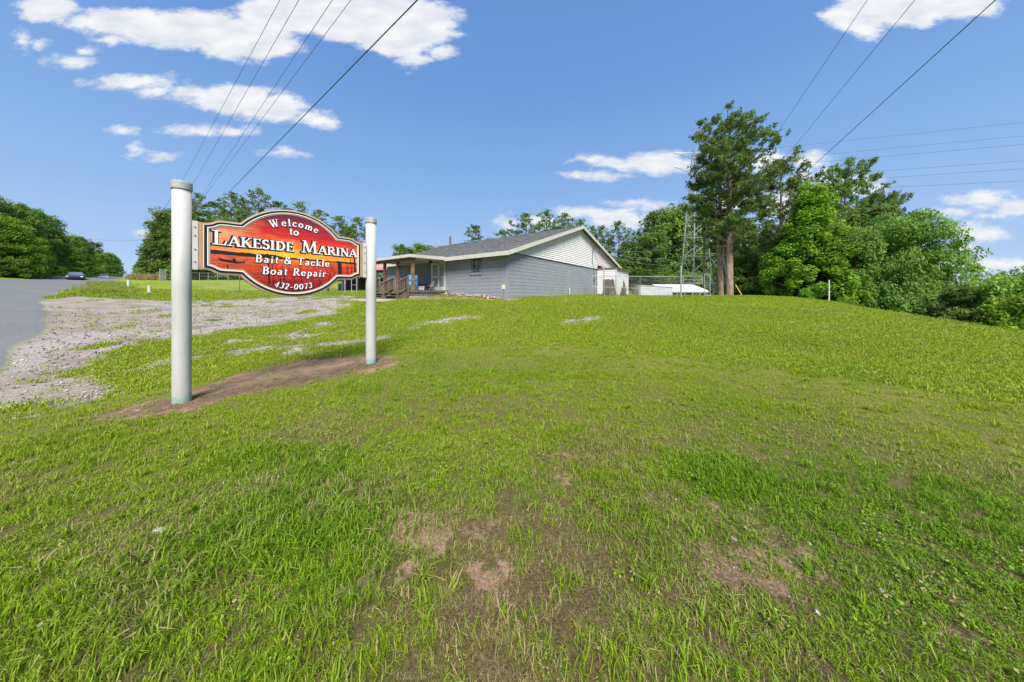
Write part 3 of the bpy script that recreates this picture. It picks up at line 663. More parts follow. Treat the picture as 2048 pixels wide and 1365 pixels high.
# silhouettes printed in the picture: fishing boat, buoy, drowned trunks and reeds
INK = mat('dark_print', (.022,.008,.012), rough=.45)
sb = MB()
def flat(poly, d=.0485):
    sb.add([bp3(u, v, d) for u, v in poly], [tuple(range(len(poly)))])
flat([(-.97,-.165),(-.945,-.158),(-.90,-.175),(-.74,-.197),(-.68,-.20),(-.672,-.183),(-.655,-.183),(-.655,-.215),(-.70,-.222),(-.76,-.232),(-.93,-.205)])
flat([(-.80,-.190),(-.802,-.165),(-.785,-.152),(-.765,-.158),(-.755,-.192)], .0487)
sb.build('boat_silhouette', INK, sg)
sb = MB(); flat([(-.865,-.30),(-.862,-.25),(-.852,-.25),(-.845,-.30),(-.852,-.325),(-.862,-.325)]); sb.build('buoy_silhouette', INK, sg)
rr = random.Random(3); sb = MB()
def reed(u0, v0, u1, v1, w0, w1, bend=0):
    n = 7; pts = []; 
    for i in range(n):
        t = i/(n-1); pts.append((u0+(u1-u0)*t+bend*math.sin(PI*t)+rr.uniform(-.003, .003), v0+(v1-v0)*t))
    ribbon(sb, pts, [w0+(w1-w0)*i/(n-1) for i in range(n)], .0474, .0480+rr.random()*.0006)
for a in [(-.345,-.53,-.365,-.03,.030,.016,.0),(-.29,-.56,-.345,-.06,.018,.008,.02),(-.20,-.60,-.33,-.10,.014,.006,.05),(-.16,-.60,-.19,-.17,.016,.008,.03),(.02,-.64,-.14,-.16,.010,.005,.05),(.10,-.64,.08,-.2,.014,.006,.02),
          (.30,-.64,.12,-.12,.008,.004,.06),(.42,-.6,.30,-.2,.008,.004,.05),(.50,-.6,.28,-.14,.008,.004,-.04),(.52,-.56,.60,-.18,.012,.006,0),(.60,-.50,.40,-.12,.008,.004,.05),(.66,-.42,.46,.02,.008,.004,.04),
          (.74,-.36,.73,-.09,.075,.070,0),(.66,-.36,.56,-.1,.008,.004,.03),(.88,-.30,.80,.03,.012,.005,.02),(.86,-.31,.93,-.02,.009,.004,0),(1.02,-.26,1.0,.06,.035,.028,0),(.96,-.30,.93,.02,.012,.006,0),(.90,-.31,.99,-.06,.009,.004,.02),(1.0,-.27,.94,.05,.008,.005,.03)]: reed(*a)
for i in range(26):
    u = rr.uniform(-.3, .9); v0 = -.62+.25*abs(u-.1); reed(u, v0, u+rr.uniform(-.08, .08), v0+rr.uniform(.06, .2), .006, .003, rr.uniform(-.02, .02))
o = sb.build('reed_silhouettes', INK, sg); o['kind'] = 'stuff'
# mounting plates and their bolts
for sgn in (-1, 1):
    u0, u1 = (-1.235, -1.176) if sgn < 0 else (1.172, 1.235)
    e0, e1 = (-1.18, -1.138) if sgn < 0 else (1.138, 1.176)
    MB().hexa([bp3(u, v, d) for v in (-.345, .345) for d in (-.046, .046) for u in (e0, e1)]).build('end_block', TAN, sg)
    vs = [bp3(u, v, d) for v in (-.352, .352) for d in (-.052, -.047 if sgn > 0 else -.047) for u in (u0, u1)]
    vs = [bp3(u, v, d) for v in (-.352, .352) for d in (.0455, .0525) for u in (u0, u1)]
    pb = MB().hexa(vs).build('mounting_plate', WHITE, sg)
    bm_ = None
    for v in (-.24, -.06, .14, .26):
        c = Vector(bp3((u0+u1)/2-(.0*sgn), v, .0525))
        MB().tube([c, c+SN*.008], .011, 8).build('bolt', mat('rusty_bolt', (.22,.10,.06), rough=.6), pb)

# ---------------------------------------------------------------- the building
C0 = Vector((-.247, 17.0, 0)); A = Vector((-.807, .5905, 0)); B = Vector((.5905, .807, 0))
def BF(s, t, z): p = C0+A*s+B*t; return (p.x, p.y, z)
bld = empty('marina_store', BF(0, 0, 1.35), 'long low blue-grey block building with white gable siding and a grey shingle roof', 'building')
WT = 4.0; Z0 = .8
SL, TL = 11.6, 18.8        # front wall length, gable depth
front_open = [(1.94, 2.70, 2.88, 3.87), (5.04, 6.22, 1.9, 3.76), (9.72, 10.12, 2.9, 3.9)]
def wall_grid(name, n, openings, frame, thick):
    xs = sorted({0, n, *[o_[0] for o_ in openings], *[o_[1] for o_ in openings]}); mb = MB()
    for a, b_ in zip(xs[:-1], xs[1:]):
        zs = [(Z0, WT)]
        for o_ in openings:
            if o_[0] < (a+b_)/2 < o_[1]: zs = [(Z0, o_[2]), (o_[3], WT)]
        for q0, q1 in zs: mb.box(a, b_, 0, thick, q0, q1, frame)
    return mb.build(name, MORTAR, bld)
wall_grid('front_wall', SL, front_open, lambda x, y, z: BF(x, .011+y, z), .2)
MB().box(0, TL, 0, .2, Z0, WT, lambda x, y, z: BF(.011+y, x, z)).build('gable_wall', MORTAR, bld)
MB().box(0, TL, 0, .2, Z0, WT, lambda x, y, z: BF(SL-.2+y, x, z)).build('end_wall', BLOCK, bld)
MB().box(0, SL, 0, .2, Z0, WT, lambda x, y, z: BF(x, TL-.2+y, z)).build('rear_wall', BLOCK, bld)
MB().box(.3, SL-.2, .3, TL-.2, 1.80, 1.88, BF).build('shop_floor', mat('shop_floor', (.12,.11,.10), rough=.6), bld)
# concrete blocks, one by one
blk = []; BH, BW, J = .203, .406, .009
for k in range(17):
    z0 = WT-.02-(k+1)*BH
    if z0 < .9: break
    off = (k % 2)*BW/2
    for wi in (0, 1):
        n = SL if wi == 0 else 13.15
        x = -off
        while x < n:
            a, b_ = max(x, 0)+J/2, min(x+BW, n)-J/2; x += BW
            spans = [(a, b_)]
            if wi == 0:
                for o_ in front_open:
                    if z0+BH*.5 > o_[2] and z0+BH*.5 < o_[3]:
                        ns = []
                        for p, q in spans:
                            if p < o_[0]: ns.append((p, min(q, o_[0])))
                            if q > o_[1]: ns.append((max(p, o_[1]), q))
                        spans = ns
            for p, q in spans:
                if q-p > .03:
                    X = C0+(A if wi == 0 else B)*((p+q)/2)
                    blk.append((X.y+(2 if p > 4.7 and wi == 0 else 0), wi, p, q, z0))
blk.sort()
def block_mb(mb, wi, p, q, z0):
    r_ = rr.uniform(-.0015, .0015); z1 = z0+BH-J; d0, d1 = r_, .032; c = .004
    f = (lambda x, y, z: BF(x, y, z)) if wi == 0 else (lambda x, y, z: BF(y, x, z))
    vs = [f(p+c, d0, z0+c), f(q-c, d0, z0+c), f(p, d1, z0), f(q, d1, z0), f(p+c, d0, z1-c), f(q-c, d0, z1-c), f(p, d1, z1), f(q, d1, z1)]
    mb.hexa(vs)
wf = bld
rest = MB()
for i, (_, wi, p, q, z0) in enumerate(blk):
    if i < 300:
        m_ = MB(); block_mb(m_, wi, p, q, z0); m_.build('block', BLOCK, bld)
    else: block_mb(rest, wi, p, q, z0)
rest.build('block_courses', BLOCK, bld)['kind'] = 'stuff'
# gable siding boards
PK, TPK = 7.02, 9.4
RZ = 4.55          # height of the far eave
def roof_z(t): return 4.02+(PK-4.02)*t/TPK if t <= TPK else PK-(PK-RZ)*(t-TPK)/(TL-TPK)
def roof_t(z):
    return ((z-4.02)/(PK-4.02)*TPK, (TL-(z-RZ)/(PK-RZ)*(TL-TPK)) if z > RZ else TL)
z = 3.985; BD = .135
while z < PK-.05:
    z1 = min(z+BD, PK-.01); a0, b0 = roof_t(max(z, 4.03)); a1, b1 = roof_t(z1)
    a0 = max(a0, 0); 
    if b1-a1 < .02: break
    mb = MB(); vs = [BF(-.05, a0, z), BF(-.05, b0, z), BF(.10, a0, z), BF(.10, b0, z), BF(-.020, a1, z1), BF(-.020, b1, z1), BF(.10, a1, z1), BF(.10, b1, z1)]
    mb.hexa(vs).build('siding_board', SIDING, bld); z += BD
MB().hexa([BF(.03, .1, 3.99), BF(.03, TL-.1, 3.99), BF(.09, .1, 3.99), BF(.09, TL-.1, 3.99), BF(.03, TPK-.3, PK-.12), BF(.03, TPK+.3, PK-.12), BF(.09, TPK-.3, PK-.12), BF(.09, TPK+.3, PK-.12)]).build('gable_sheathing', DARK, bld)
MB().box(-.058, -.02, 0, 13.2, 3.955, 3.985, BF).build('starter_strip', mat('dark_trim', (.07,.07,.075), rough=.6), bld)
# roof: front slope, back slope (the ridge runs on further than the front eave)
EO, RO = .5, .38
SE, SR = SL+.3, 16.3
def RP(s, t, dz=0): return BF(s, t, roof_z(t)+dz)
def rzx(t): return (4.02-(PK-4.02)/TPK*EO) if t < 0 else roof_z(t)
def slope_pt(a, b_, dz):    # a 0..1 from the gable end to the far end, b 0..1 from eave to ridge
    s0 = -RO; s1 = SE+(SR-SE)*b_; t = -EO+(TPK+EO)*b_; zz = (4.02-(PK-4.02)/TPK*EO)+((PK)-(4.02-(PK-4.02)/TPK*EO))*b_
    return BF(s0+(s1-s0)*a, t, zz+dz)
def slope_back(a, b_, dz):
    s0 = -RO; s1 = SE+(SR-SE)*(1-b_); t = TPK+(TL+EO-TPK)*b_; zz = PK-(PK-RZ)*(t-TPK)/(TL-TPK)
    return BF(s0+(s1-s0)*a, t, zz+dz)
rf = MB().hexa([slope_pt(0,0,0), slope_pt(1,0,0), slope_pt(0,1,0), slope_pt(1,1,0), slope_pt(0,0,.06), slope_pt(1,0,.06), slope_pt(0,1,.06), slope_pt(1,1,.06)]).build('roof', SOFFIT, bld)
MB().hexa([slope_back(0,0,0), slope_back(1,0,0), slope_back(0,1,0), slope_back(1,1,0), slope_back(0,0,.06), slope_back(1,0,.06), slope_back(0,1,.06), slope_back(1,1,.06)]).build('rear_roof', mat('shingle_plain', (.11,.112,.12), (.15,.15,.16), scale=12, rough=.9), bld)
def shingle_mat():
    m = mat('asphalt_shingle', (.10,.103,.11), (.165,.165,.172), scale=5, rough=.95)
    nt = m.node_tree; b = nt.nodes['Principled BSDF']; old = b.inputs['Base Color'].links[0].from_socket
    a = nt.nodes.new('ShaderNodeAttribute'); a.attribute_name = 'tone'
    x = nt.nodes.new('ShaderNodeMixRGB'); x.blend_type = 'MULTIPLY'; x.inputs[0].default_value = 1; nt.links.new(old, x.inputs[1]); nt.links.new(a.outputs['Color'], x.inputs[2]); nt.links.new(x.outputs[0], b.inputs['Base Color']); return m
sh = MB(); tone = []
rows = 70
for r_ in range(rows):
    b0, b1 = r_/rows, (r_+1)/rows; off = rr.random(); n = 62
    for i in range(n):
        a0, a1 = max(0, (i-off)/n), min(1, (i+1-off)/n-.0012)
        if a1 <= a0: continue
        dz = .066; l = rr.choice([.012, .012, .018])
        q = .012/ rows
        vs = [slope_pt(a0, b0, dz+l), slope_pt(a1, b0, dz+l), slope_pt(a1, b1+q, dz+.002), slope_pt(a0, b1+q, dz+.002), slope_pt(a0, b0, .058), slope_pt(a1, b0, .058)]
        sh.add(vs, [(0,1,2,3), (4,5,1,0)]); tone += [rr.uniform(.62, 1.35)]*6
so = sh.build('shingles', shingle_mat(), bld); so['kind'] = 'stuff'
t_ = so.data.attributes.new('tone', 'FLOAT_COLOR', 'POINT'); t_.data.foreach_set('color', np.repeat(np.array(tone)[:, None], 4, 1).astype(np.float32).ravel())
# fascias
def rake(f, name):
    a, b_ = f(0, 0, 0), f(0, 1, 0)
    vs = []
    for dz0 in (-.16, .075):
        for q in (0, 1):
            for sgn in (-.035, 0):
                p = f(0, q, dz0); vs.append((p[0]+A.x*sgn, p[1]+A.y*sgn, p[2]))
    MB().hexa(vs).build(name, FASCIA, bld)
rake(slope_pt, 'rake_board'); rake(slope_back, 'rake_board')
MB().box(-RO, SE, -EO-.03, -EO, 3.71, 3.94, BF).build('eave_fascia', FASCIA, bld)
MB().box(-RO+.0, SE, -EO, -.003, 3.83, 3.86, BF).build('eave_soffit', SOFFIT, bld)
MB().tube([BF(12.4, 7.2, 5.6), BF(12.4, 7.2, 7.35)], .11, 10).build('vent_pipe', mat('rusty_vent', (.10,.07,.06), (.18,.12,.10), scale=9, rough=.7), bld)
MB().hexa([BF(10.2,8.9,6.98),BF(14.2,8.9,6.98),BF(10.2,9.3,7.1),BF(14.2,9.3,7.1),BF(10.2,8.9,7.01),BF(14.2,8.9,7.01),BF(10.2,9.3,7.13),BF(14.2,9.3,7.13)]).build('blue_ridge_sheet', mat('blue_sheet', (.17,.27,.35), rough=.5), bld)
# window with bars
def window(s0, s1, z0, z1, bars):
    wd = MB()
    for a in [(s0, s0+.045, z0, z1), (s1-.045, s1, z0, z1), (s0, s1, z0, z0+.045), (s0, s1, z1-.045, z1), ((s0+s1)/2-.018, (s0+s1)/2+.018, z0, z1)]:
        wd.box(a[0], a[1], .05, .10 if a[3]-a[2] > .1 else .097, a[2], a[3], BF)
    o = wd.build('window', WHITE, bld)
    MB().box(s0+.02, s1-.02, .075, .085, z0+.02, z1-.02, BF).build('pane', GLASS, o)
    for k in range(int((z1-z0-.1)/.055)):
        zz = z0+.06+k*.055; MB().hexa([BF(s0+.05, .10, zz), BF(s1-.3 if bars else s1-.05, .10, zz), BF(s0+.05, .13, zz+.03), BF(s1-.3 if bars else s1-.05, .13, zz+.03), BF(s0+.05, .102, zz+.003), BF(s1-.3 if bars else s1-.05, .102, zz+.003), BF(s0+.05, .132, zz+.033), BF(s1-.3 if bars else s1-.05, .132, zz+.033)]).build('blind_slat', mat('cream_blind', (.52,.48,.38), rough=.6), o)
    MB().box(s0-.05, s1+.05, -.05, .06, z0-.07, z0, BF).build('sill', mat('pale_sill', (.5,.5,.49), rough=.7), o)
    if bars:
        g = MB(); k = MB()
        for i in range(7):
            zz = z0+.02+i*(z1-z0-.04)/6; MB().tube([BF(s0-.06, -.10, zz), BF(s1+.06, -.10, zz)], .009, 5).build('security_bar', mat('grey_iron', (.22,.24,.27), rough=.5, metal=.3), o)
        for s_ in (s0-.06, s0+.05, (s0+s1)/2, s1-.05, s1+.06): MB().tube([BF(s_, -.10, z0-.02), BF(s_, -.10, z1+.02)], .011, 5).build('security_bar', mat('grey_iron', (0,0,0)), o)
        for s_ in (s0-.06, s1+.06):
            for zz in (z0, z1): MB().tube([BF(s_, -.10, zz), BF(s_, .02, zz)], .011, 5).build('bar_bracket', mat('grey_iron', (0,0,0)), o)
    return o
window(1.94, 2.70, 2.88, 3.87, True); window(9.72, 10.12, 2.9, 3.9, False)
# double door: dark doorway, left leaf ajar, slatted storm door
DOORW = mat('white_door', (.56,.57,.56), (.48,.49,.49), scale=5, rough=.5)
df = MB().box(4.99, 5.05, -.02, .12, 1.9, 3.79, BF).box(6.19, 6.26, -.02, .12, 1.9, 3.79, BF).box(5.05, 6.19, -.02, .12, 3.72, 3.785, BF).build('door_frame', FASCIA, bld)
def leaf(hs, ang, wdt, name, glassy):
    """a door leaf hinged at s = hs on the front wall"""
    ca, sa = math.cos(ang), math.sin(ang)
    def fr(x, y, z): return BF(hs+x*ca-y*sa, -x*sa-y*ca, z)
    o = MB().box(0, .09, -.02, .02, 1.93, 3.7, fr).box(wdt-.09, wdt, -.02, .02, 1.93, 3.7, fr).box(.09, wdt-.09, -.019, .019, 1.93, 2.15, fr).box(.09, wdt-.09, -.019, .019, 3.58, 3.7, fr).box(.09, wdt-.09, -.019, .019, 2.75, 2.83, fr).build('door', DOORW, bld)
    MB().box(.09, wdt-.09, -.006, .006, 2.15, 3.58, fr).build('glazing', mat('dull_door_glass', (.20,.22,.22), rough=.25), o)
    if glassy:
        for k in range(9): MB().box(.1, wdt-.1, .012, .02, 2.2+k*.15, 2.225+k*.15, fr).build('louvre', DOORW, o)
    MB().tube([fr(wdt-.05, .02, 2.8), fr(wdt-.05, .08, 2.8)], .022, 6).build('handle', GALV, o)
leaf(5.05, 0.0, .58, 'door', True); leaf(5.63, .95, .50, 'door', False)
MB().tube([BF(5.1, -.06, 3.49), BF(6.18, -.06, 3.49)], .026, 6).build('light_tube', mat('white_tube', (.75,.75,.73), rough=.4), bld)
for (s_, t_) in ((-.1, -.35), (4.3, -.35)):
    fx = MB().lathe(BF(s_, t_, 3.72), [(.04,0),(.055,.02),(.05,.11)], 10).build('eave_lamp', mat('cream_lamp', (.6,.58,.52), rough=.4), bld, smooth=True)
# electric service on the gable: mast, insulators, meter
MAST = mat('grey_conduit', (.20,.21,.23), rough=.5, metal=.2)
MB().tube([BF(-.09, 12.05, 5.55), BF(-.09, 12.0, 4.4), BF(-.12, 12.4, 3.9)], .018, 6).build('service_cable', CABLE, bld)
MB().tube([BF(-.10, 12.45, 3.75), BF(-.10, 12.45, 1.6)], .04, 8).build('conduit', MAST, bld)
for dz, dt in ((5.62, .0), (5.5, .18), (5.4, .35), (5.78, -.05)): MB().lathe(BF(-.16, 12.05+dt, dz), [(.03,-.05),(.05,-.02),(.03,0),(.05,.03),(.02,.06)], 8).build('insulator', mat('dark_insulator', (.07,.07,.08), rough=.4), bld)
MB().box(-.20, -.06, 12.3, 12.6, 2.95, 3.3, BF).box(-.23, -.20, 12.38, 12.52, 3.05, 3.2, BF).build('meter_box', MAST, bld)
for t_, zz in ((3.1, 2.05), (6.2, 2.3), (9.3, 2.0), (11.0, 2.25)): MB().tube([BF(-.02, t_, zz), BF(.02, t_, zz)], .05, 8).build('patched_hole', mat('patch_grey', (.20,.22,.26), rough=.9), bld)

# little red shed roof and white lean-to at the gable's right end
P0 = 13.2
lean = empty('lean_to_shed', BF(-1.0, P0+1.2, 1.6), 'small white clapboard lean-to shed with a low roof at the right end of the gable', 'shed')
LZ = 3.98
MB().box(-1.72, -.04, P0+.04, P0+3.6, .9, LZ-.05, BF).build('shed_wall', SIDING, lean)
k = 0; z = 1.3
while z < LZ-.05:
    z1 = min(z+.16, LZ)
    MB().hexa([BF(-1.77, P0+.0, z), BF(-.05, P0+.0, z), BF(-1.77, P0+.039, z), BF(-.05, P0+.039, z), BF(-1.77, P0+.022, z1), BF(-.05, P0+.022, z1), BF(-1.77, P0+.039, z1), BF(-.05, P0+.039, z1)]).build('siding_board', SIDING, lean)
    MB().hexa([BF(-1.77, P0+.04, z), BF(-1.77, P0+3.6, z), BF(-1.722, P0+.04, z), BF(-1.722, P0+3.6, z), BF(-1.745, P0+.04, z1), BF(-1.745, P0+3.6, z1), BF(-1.722, P0+.04, z1), BF(-1.722, P0+3.6, z1)]).build('siding_board', SIDING, lean)
    z += .16
MB().box(-1.79, -1.70, P0-.03, P0+.06, 1.2, LZ, BF).build('corner_board', WHITE, lean)
MB().hexa([BF(-1.95, P0-.08, LZ-.02), BF(-.05, P0-.08, LZ+.0), BF(-1.95, P0+3.9, LZ-.12), BF(-.05, P0+3.9, LZ-.1), BF(-1.95, P0-.08, LZ+.03), BF(-.05, P0-.08, LZ+.05), BF(-1.95, P0+3.9, LZ-.07), BF(-.05, P0+3.9, LZ-.05)]).build('shed_roof', mat('brown_tin', (.20,.12,.09), rough=.7), lean)
MB().hexa([BF(-.75, P0+.05, LZ+.06), BF(-.06, P0+.05, LZ+.30), BF(-.75, P0+1.2, LZ+.06), BF(-.06, P0+1.2, LZ+.30), BF(-.75, P0+.05, LZ+.09), BF(-.06, P0+.05, LZ+.33), BF(-.75, P0+1.2, LZ+.09), BF(-.06, P0+1.2, LZ+.33)]).build('red_tin_flashing', mat('red_tin', (.25,.045,.04), rough=.6), lean)

# ---------------------------------------------------------------- porch
DK = 1.9; QD = 2.91
por = empty('porch', BF(7, -1.4, 1.4), 'covered timber porch with a flat roof on brown posts and a white stone foundation', 'porch')
PE = 9.3
k = 0; x = 4.71
while x < PE-.05:
    MB().box(x, min(x+.142, PE), -QD-.03, -.035, DK-.04, DK+rr.uniform(-.002, .002), BF).build('deck_board', WOOD, por); x += .15
MB().box(4.70, PE, -QD-.02, -QD+.05, DK-.13, DK-.045, BF).box(4.70, 4.76, -QD+.05, -.04, DK-.12, DK-.046, BF).build('rim_joist', WOOD, por)
MB().hexa([BF(4.55,-QD-.12,3.80), BF(PE,-QD-.12,3.80), BF(4.55,-EO-.035,3.93), BF(PE,-EO-.035,3.93), BF(4.55,-QD-.12,3.86), BF(PE,-QD-.12,3.86), BF(4.55,-EO-.035,3.99), BF(PE,-EO-.035,3.99)]).build('porch_roof', mat('porch_roofing', (.20,.20,.21), (.27,.27,.28), scale=6, rough=.9), por)
MB().box(4.5, PE, -QD-.16, -QD-.122, 3.71, 3.875, BF).hexa([BF(4.50,-QD-.122,3.71), BF(4.547,-QD-.122,3.71), BF(4.50,-EO-.04,3.78), BF(4.547,-EO-.04,3.78), BF(4.50,-QD-.122,3.875), BF(4.547,-QD-.122,3.875), BF(4.50,-EO-.04,3.985), BF(4.547,-EO-.04,3.985)]).build('porch_fascia', FASCIA, por)
MB().hexa([BF(4.55,-QD-.12,3.74), BF(PE,-QD-.12,3.74), BF(4.55,-.05,3.80), BF(PE,-.05,3.80), BF(4.55,-QD-.12,3.76), BF(PE,-QD-.12,3.76), BF(4.55,-.05,3.82), BF(PE,-.05,3.82)]).build('porch_ceiling', SOFFIT, por)
MB().box(4.6, PE, -2.68, -2.56, 3.60, 3.735, BF).build('porch_beam', DWOOD, por)
for i, s_ in enumerate((4.81, 6.26, 7.64, 9.1)):
    MB().box(s_-.07, s_+.07, -2.69, -2.55, DK if i else DK, 3.60, BF).build('porch_post', DWOOD if i else mat('two_tone_post', (.26,.17,.08), (.15,.08,.05), scale=2.5, rough=.8), por)
MB().lathe(BF(5.35, -.9, 3.60), [(.02,.16),(.10,.14),(.14,.05),(.13,0)], 14).build('porch_lamp', mat('black_lamp', (.015,.015,.018), rough=.3), por)
# rough white stone foundation on the right-hand side
ST = mat('whitewashed_stone', (.50,.51,.52), (.20,.20,.20), scale=9, rough=.9, bump=.5, lo=.42, hi=.6)
MB().box(4.86, 4.98, -QD+.12, -.05, 1.0, DK-.13, BF).build('foundation', ST, por)
for i in range(44):
    t_ = -QD+.16+(i % 15)*.18+rr.uniform(-.03, .03); zz = 1.46+(i//15)*.15+rr.uniform(-.02, .02)
    c = Vector(BF(4.85, t_, zz)); bm = bmesh.new(); bmesh.ops.create_icosphere(bm, subdivisions=1, radius=1)
    for v in bm.verts:
        k = rr.uniform(.8, 1.15); v.co = Vector((v.co.x*.045*k, v.co.y*.10*k, v.co.z*.075*k)); v.co = Matrix.Rotation(math.atan2(B.y, B.x)-PI/2, 3, 'Z')@v.co
    me = bpy.data.meshes.new('foundation_stone'); bm.to_mesh(me); bm.free(); me.materials.append(ST)
    o = bpy.data.objects.new('foundation_stone', me); COL.objects.link(o); o.parent = por; o.location = c-por.location
# the two timber flights with their rails
def stair(sa, sb_, label):
    r = empty('porch_steps', BF((sa+sb_)/2, -QD-.5, 1.38), label, 'steps', 'timber steps up to the porch')
    for s_ in (sa+.02, sb_-.06): MB().hexa([BF(s_, -QD-.9, 1.2), BF(s_+.04, -QD-.9, 1.2), BF(s_, -QD-.03, 1.2), BF(s_+.04, -QD-.03, 1.2), BF(s_, -QD-.9, 1.36), BF(s_+.04, -QD-.9, 1.36), BF(s_, -QD-.03, DK-.05), BF(s_+.04, -QD-.03, DK-.05)]).build('stringer', WOOD, r)
    for k in range(3):
        for q in (0, .14): MB().box(sa+.06, sb_-.06, -QD-.32-.28*k+q, -QD-.32-.28*k+q+.125, DK-.21-.16*k, DK-.17-.16*k, BF).build('tread', WOOD, r)
        MB().box(sa+.062, sb_-.062, -QD-.06-.28*k, -QD-.035-.28*k, DK-.36-.16*k, DK-.212-.16*k, BF).build('riser', WOOD, r)
    for s_ in (sa, sb_):
        p0, p1 = (-QD-.68, 2.30), (-QD-.02, 2.66)
        MB().box(s_-.045, s_+.045, p0[0]-.045, p0[0]+.045, 1.1, 2.30, BF).build('newel', WOOD, r)
        MB().box(s_-.045, s_+.045, p1[0]-.045, p1[0]+.045, 1.5, 2.64, BF).build('newel', WOOD, r)
        for dz in (0, -.62):
            MB().hexa([BF(s_-.05, p0[0]-.1, p0[1]-.02+dz), BF(s_+.05, p0[0]-.1, p0[1]-.02+dz), BF(s_-.05, p1[0]+.06, p1[1]-.02+dz), BF(s_+.05, p1[0]+.06, p1[1]-.02+dz),
                       BF(s_-.05, p0[0]-.1, p0[1]+.02+dz), BF(s_+.05, p0[0]-.1, p0[1]+.02+dz), BF(s_-.05, p1[0]+.06, p1[1]+.02+dz), BF(s_+.05, p1[0]+.06, p1[1]+.02+dz)]).build('handrail' if dz == 0 else 'bottom_rail', WOOD, r)
        for k in range(5):
            f = (k+1)/6; tt_ = p0[0]+(p1[0]-p0[0])*f; zz = p0[1]+(p1[1]-p0[1])*f
            MB().box(s_-.018, s_+.018, tt_-.018, tt_+.018, zz-.60, zz-.022, BF).build('baluster', WOOD, r)
stair(4.84, 6.2, 'weathered timber steps with handrails nearest the blue barrel'); stair(6.32, 7.70, 'weathered timber steps with handrails on the sign-post side of the porch')
sl = MB(); sl.hexa([BF(4.6,-QD-1.9,1.24), BF(7.9,-QD-1.9,1.24), BF(4.6,-QD-.9,1.24), BF(7.9,-QD-.9,1.24), BF(4.6,-QD-1.9,1.30), BF(7.9,-QD-1.9,1.30), BF(4.6,-QD-.9,1.37), BF(7.9,-QD-.9,1.37)])
tag(sl.build('step_slab', mat('pale_concrete', (.42,.39,.34), (.32,.29,.25), scale=5, rough=.9), loc=BF(6.2,-QD-1.4,1.3)), kind='structure')
# things on the porch
br = empty('water_barrel', BF(5.25, -2.3, DK), 'tall bright blue plastic barrel on the porch edge beside the corner post', 'barrel')
MB().lathe(BF(5.25, -2.3, DK), [(.25,0),(.285,.03),(.29,.28),(.30,.30),(.29,.32),(.29,.58),(.30,.60),(.29,.62),(.285,.84),(.25,.88),(.24,.865)], 24).build('drum', mat('blue_plastic', (.03,.20,.42), (.22,.48,.66), scale=5, rough=.35, lo=.4, hi=.7), br, smooth=True)
MB().lathe(BF(5.25, -2.3, DK), [(.06,.86),(.06,.885)], 10).build('bung', mat('blue_plastic', (0,0,0)), br)
bu = empty('bucket', BF(4.98, -1.9, DK), 'small white square bucket on the deck right of the blue barrel', 'bucket')
MB().hexa([BF(4.88,-2.02,DK), BF(5.08,-2.02,DK), BF(4.88,-1.78,DK), BF(5.08,-1.78,DK), BF(4.86,-2.04,DK+.2), BF(5.1,-2.04,DK+.2), BF(4.86,-1.76,DK+.2), BF(5.1,-1.76,DK+.2)]).build('tub', WHITE, bu)
MB().box(4.845, 5.115, -2.055, -1.745, DK+.2, DK+.225, BF).build('lid', WHITE, bu)
cr = empty('storage_crate', BF(6.1, -1.1, DK), 'dark grey plastic crate against the shaded porch wall', 'crate')
MB().box(5.7, 6.5, -1.25, -.8, DK, DK+.36, BF).build('bin', mat('dark_crate', (.045,.05,.06), rough=.6), cr); MB().box(5.68, 6.52, -1.27, -.78, DK+.362, DK+.40, BF).build('lid', mat('dark_crate', (0,0,0)), cr)
ch = empty('folding_chair', BF(5.6, -.75, DK), 'small pale folding chair leaning in the open doorway', 'chair')
MB().hexa([BF(5.45,-.95,DK+.28), BF(5.75,-.95,DK+.28), BF(5.45,-.65,DK+.24), BF(5.75,-.65,DK+.24), BF(5.45,-.95,DK+.30), BF(5.75,-.95,DK+.30), BF(5.45,-.65,DK+.26), BF(5.75,-.65,DK+.26)]).build('seat', mat('pale_canvas', (.45,.42,.38), rough=.8), ch)
MB().hexa([BF(5.45,-.65,DK+.28), BF(5.75,-.65,DK+.28), BF(5.45,-.63,DK+.28), BF(5.75,-.63,DK+.28), BF(5.45,-.52,DK+.62), BF(5.75,-.52,DK+.62), BF(5.45,-.50,DK+.62), BF(5.75,-.50,DK+.62)]).build('backrest', mat('pale_canvas', (0,0,0)), ch)
for s_ in (5.46, 5.74):
    MB().tube([BF(s_,-.97,DK), BF(s_,-.52,DK+.5)], .012, 5).build('leg', GALV, ch); MB().tube([BF(s_,-.6,DK), BF(s_,-.93,DK+.28)], .012, 5).build('leg', GALV, ch)
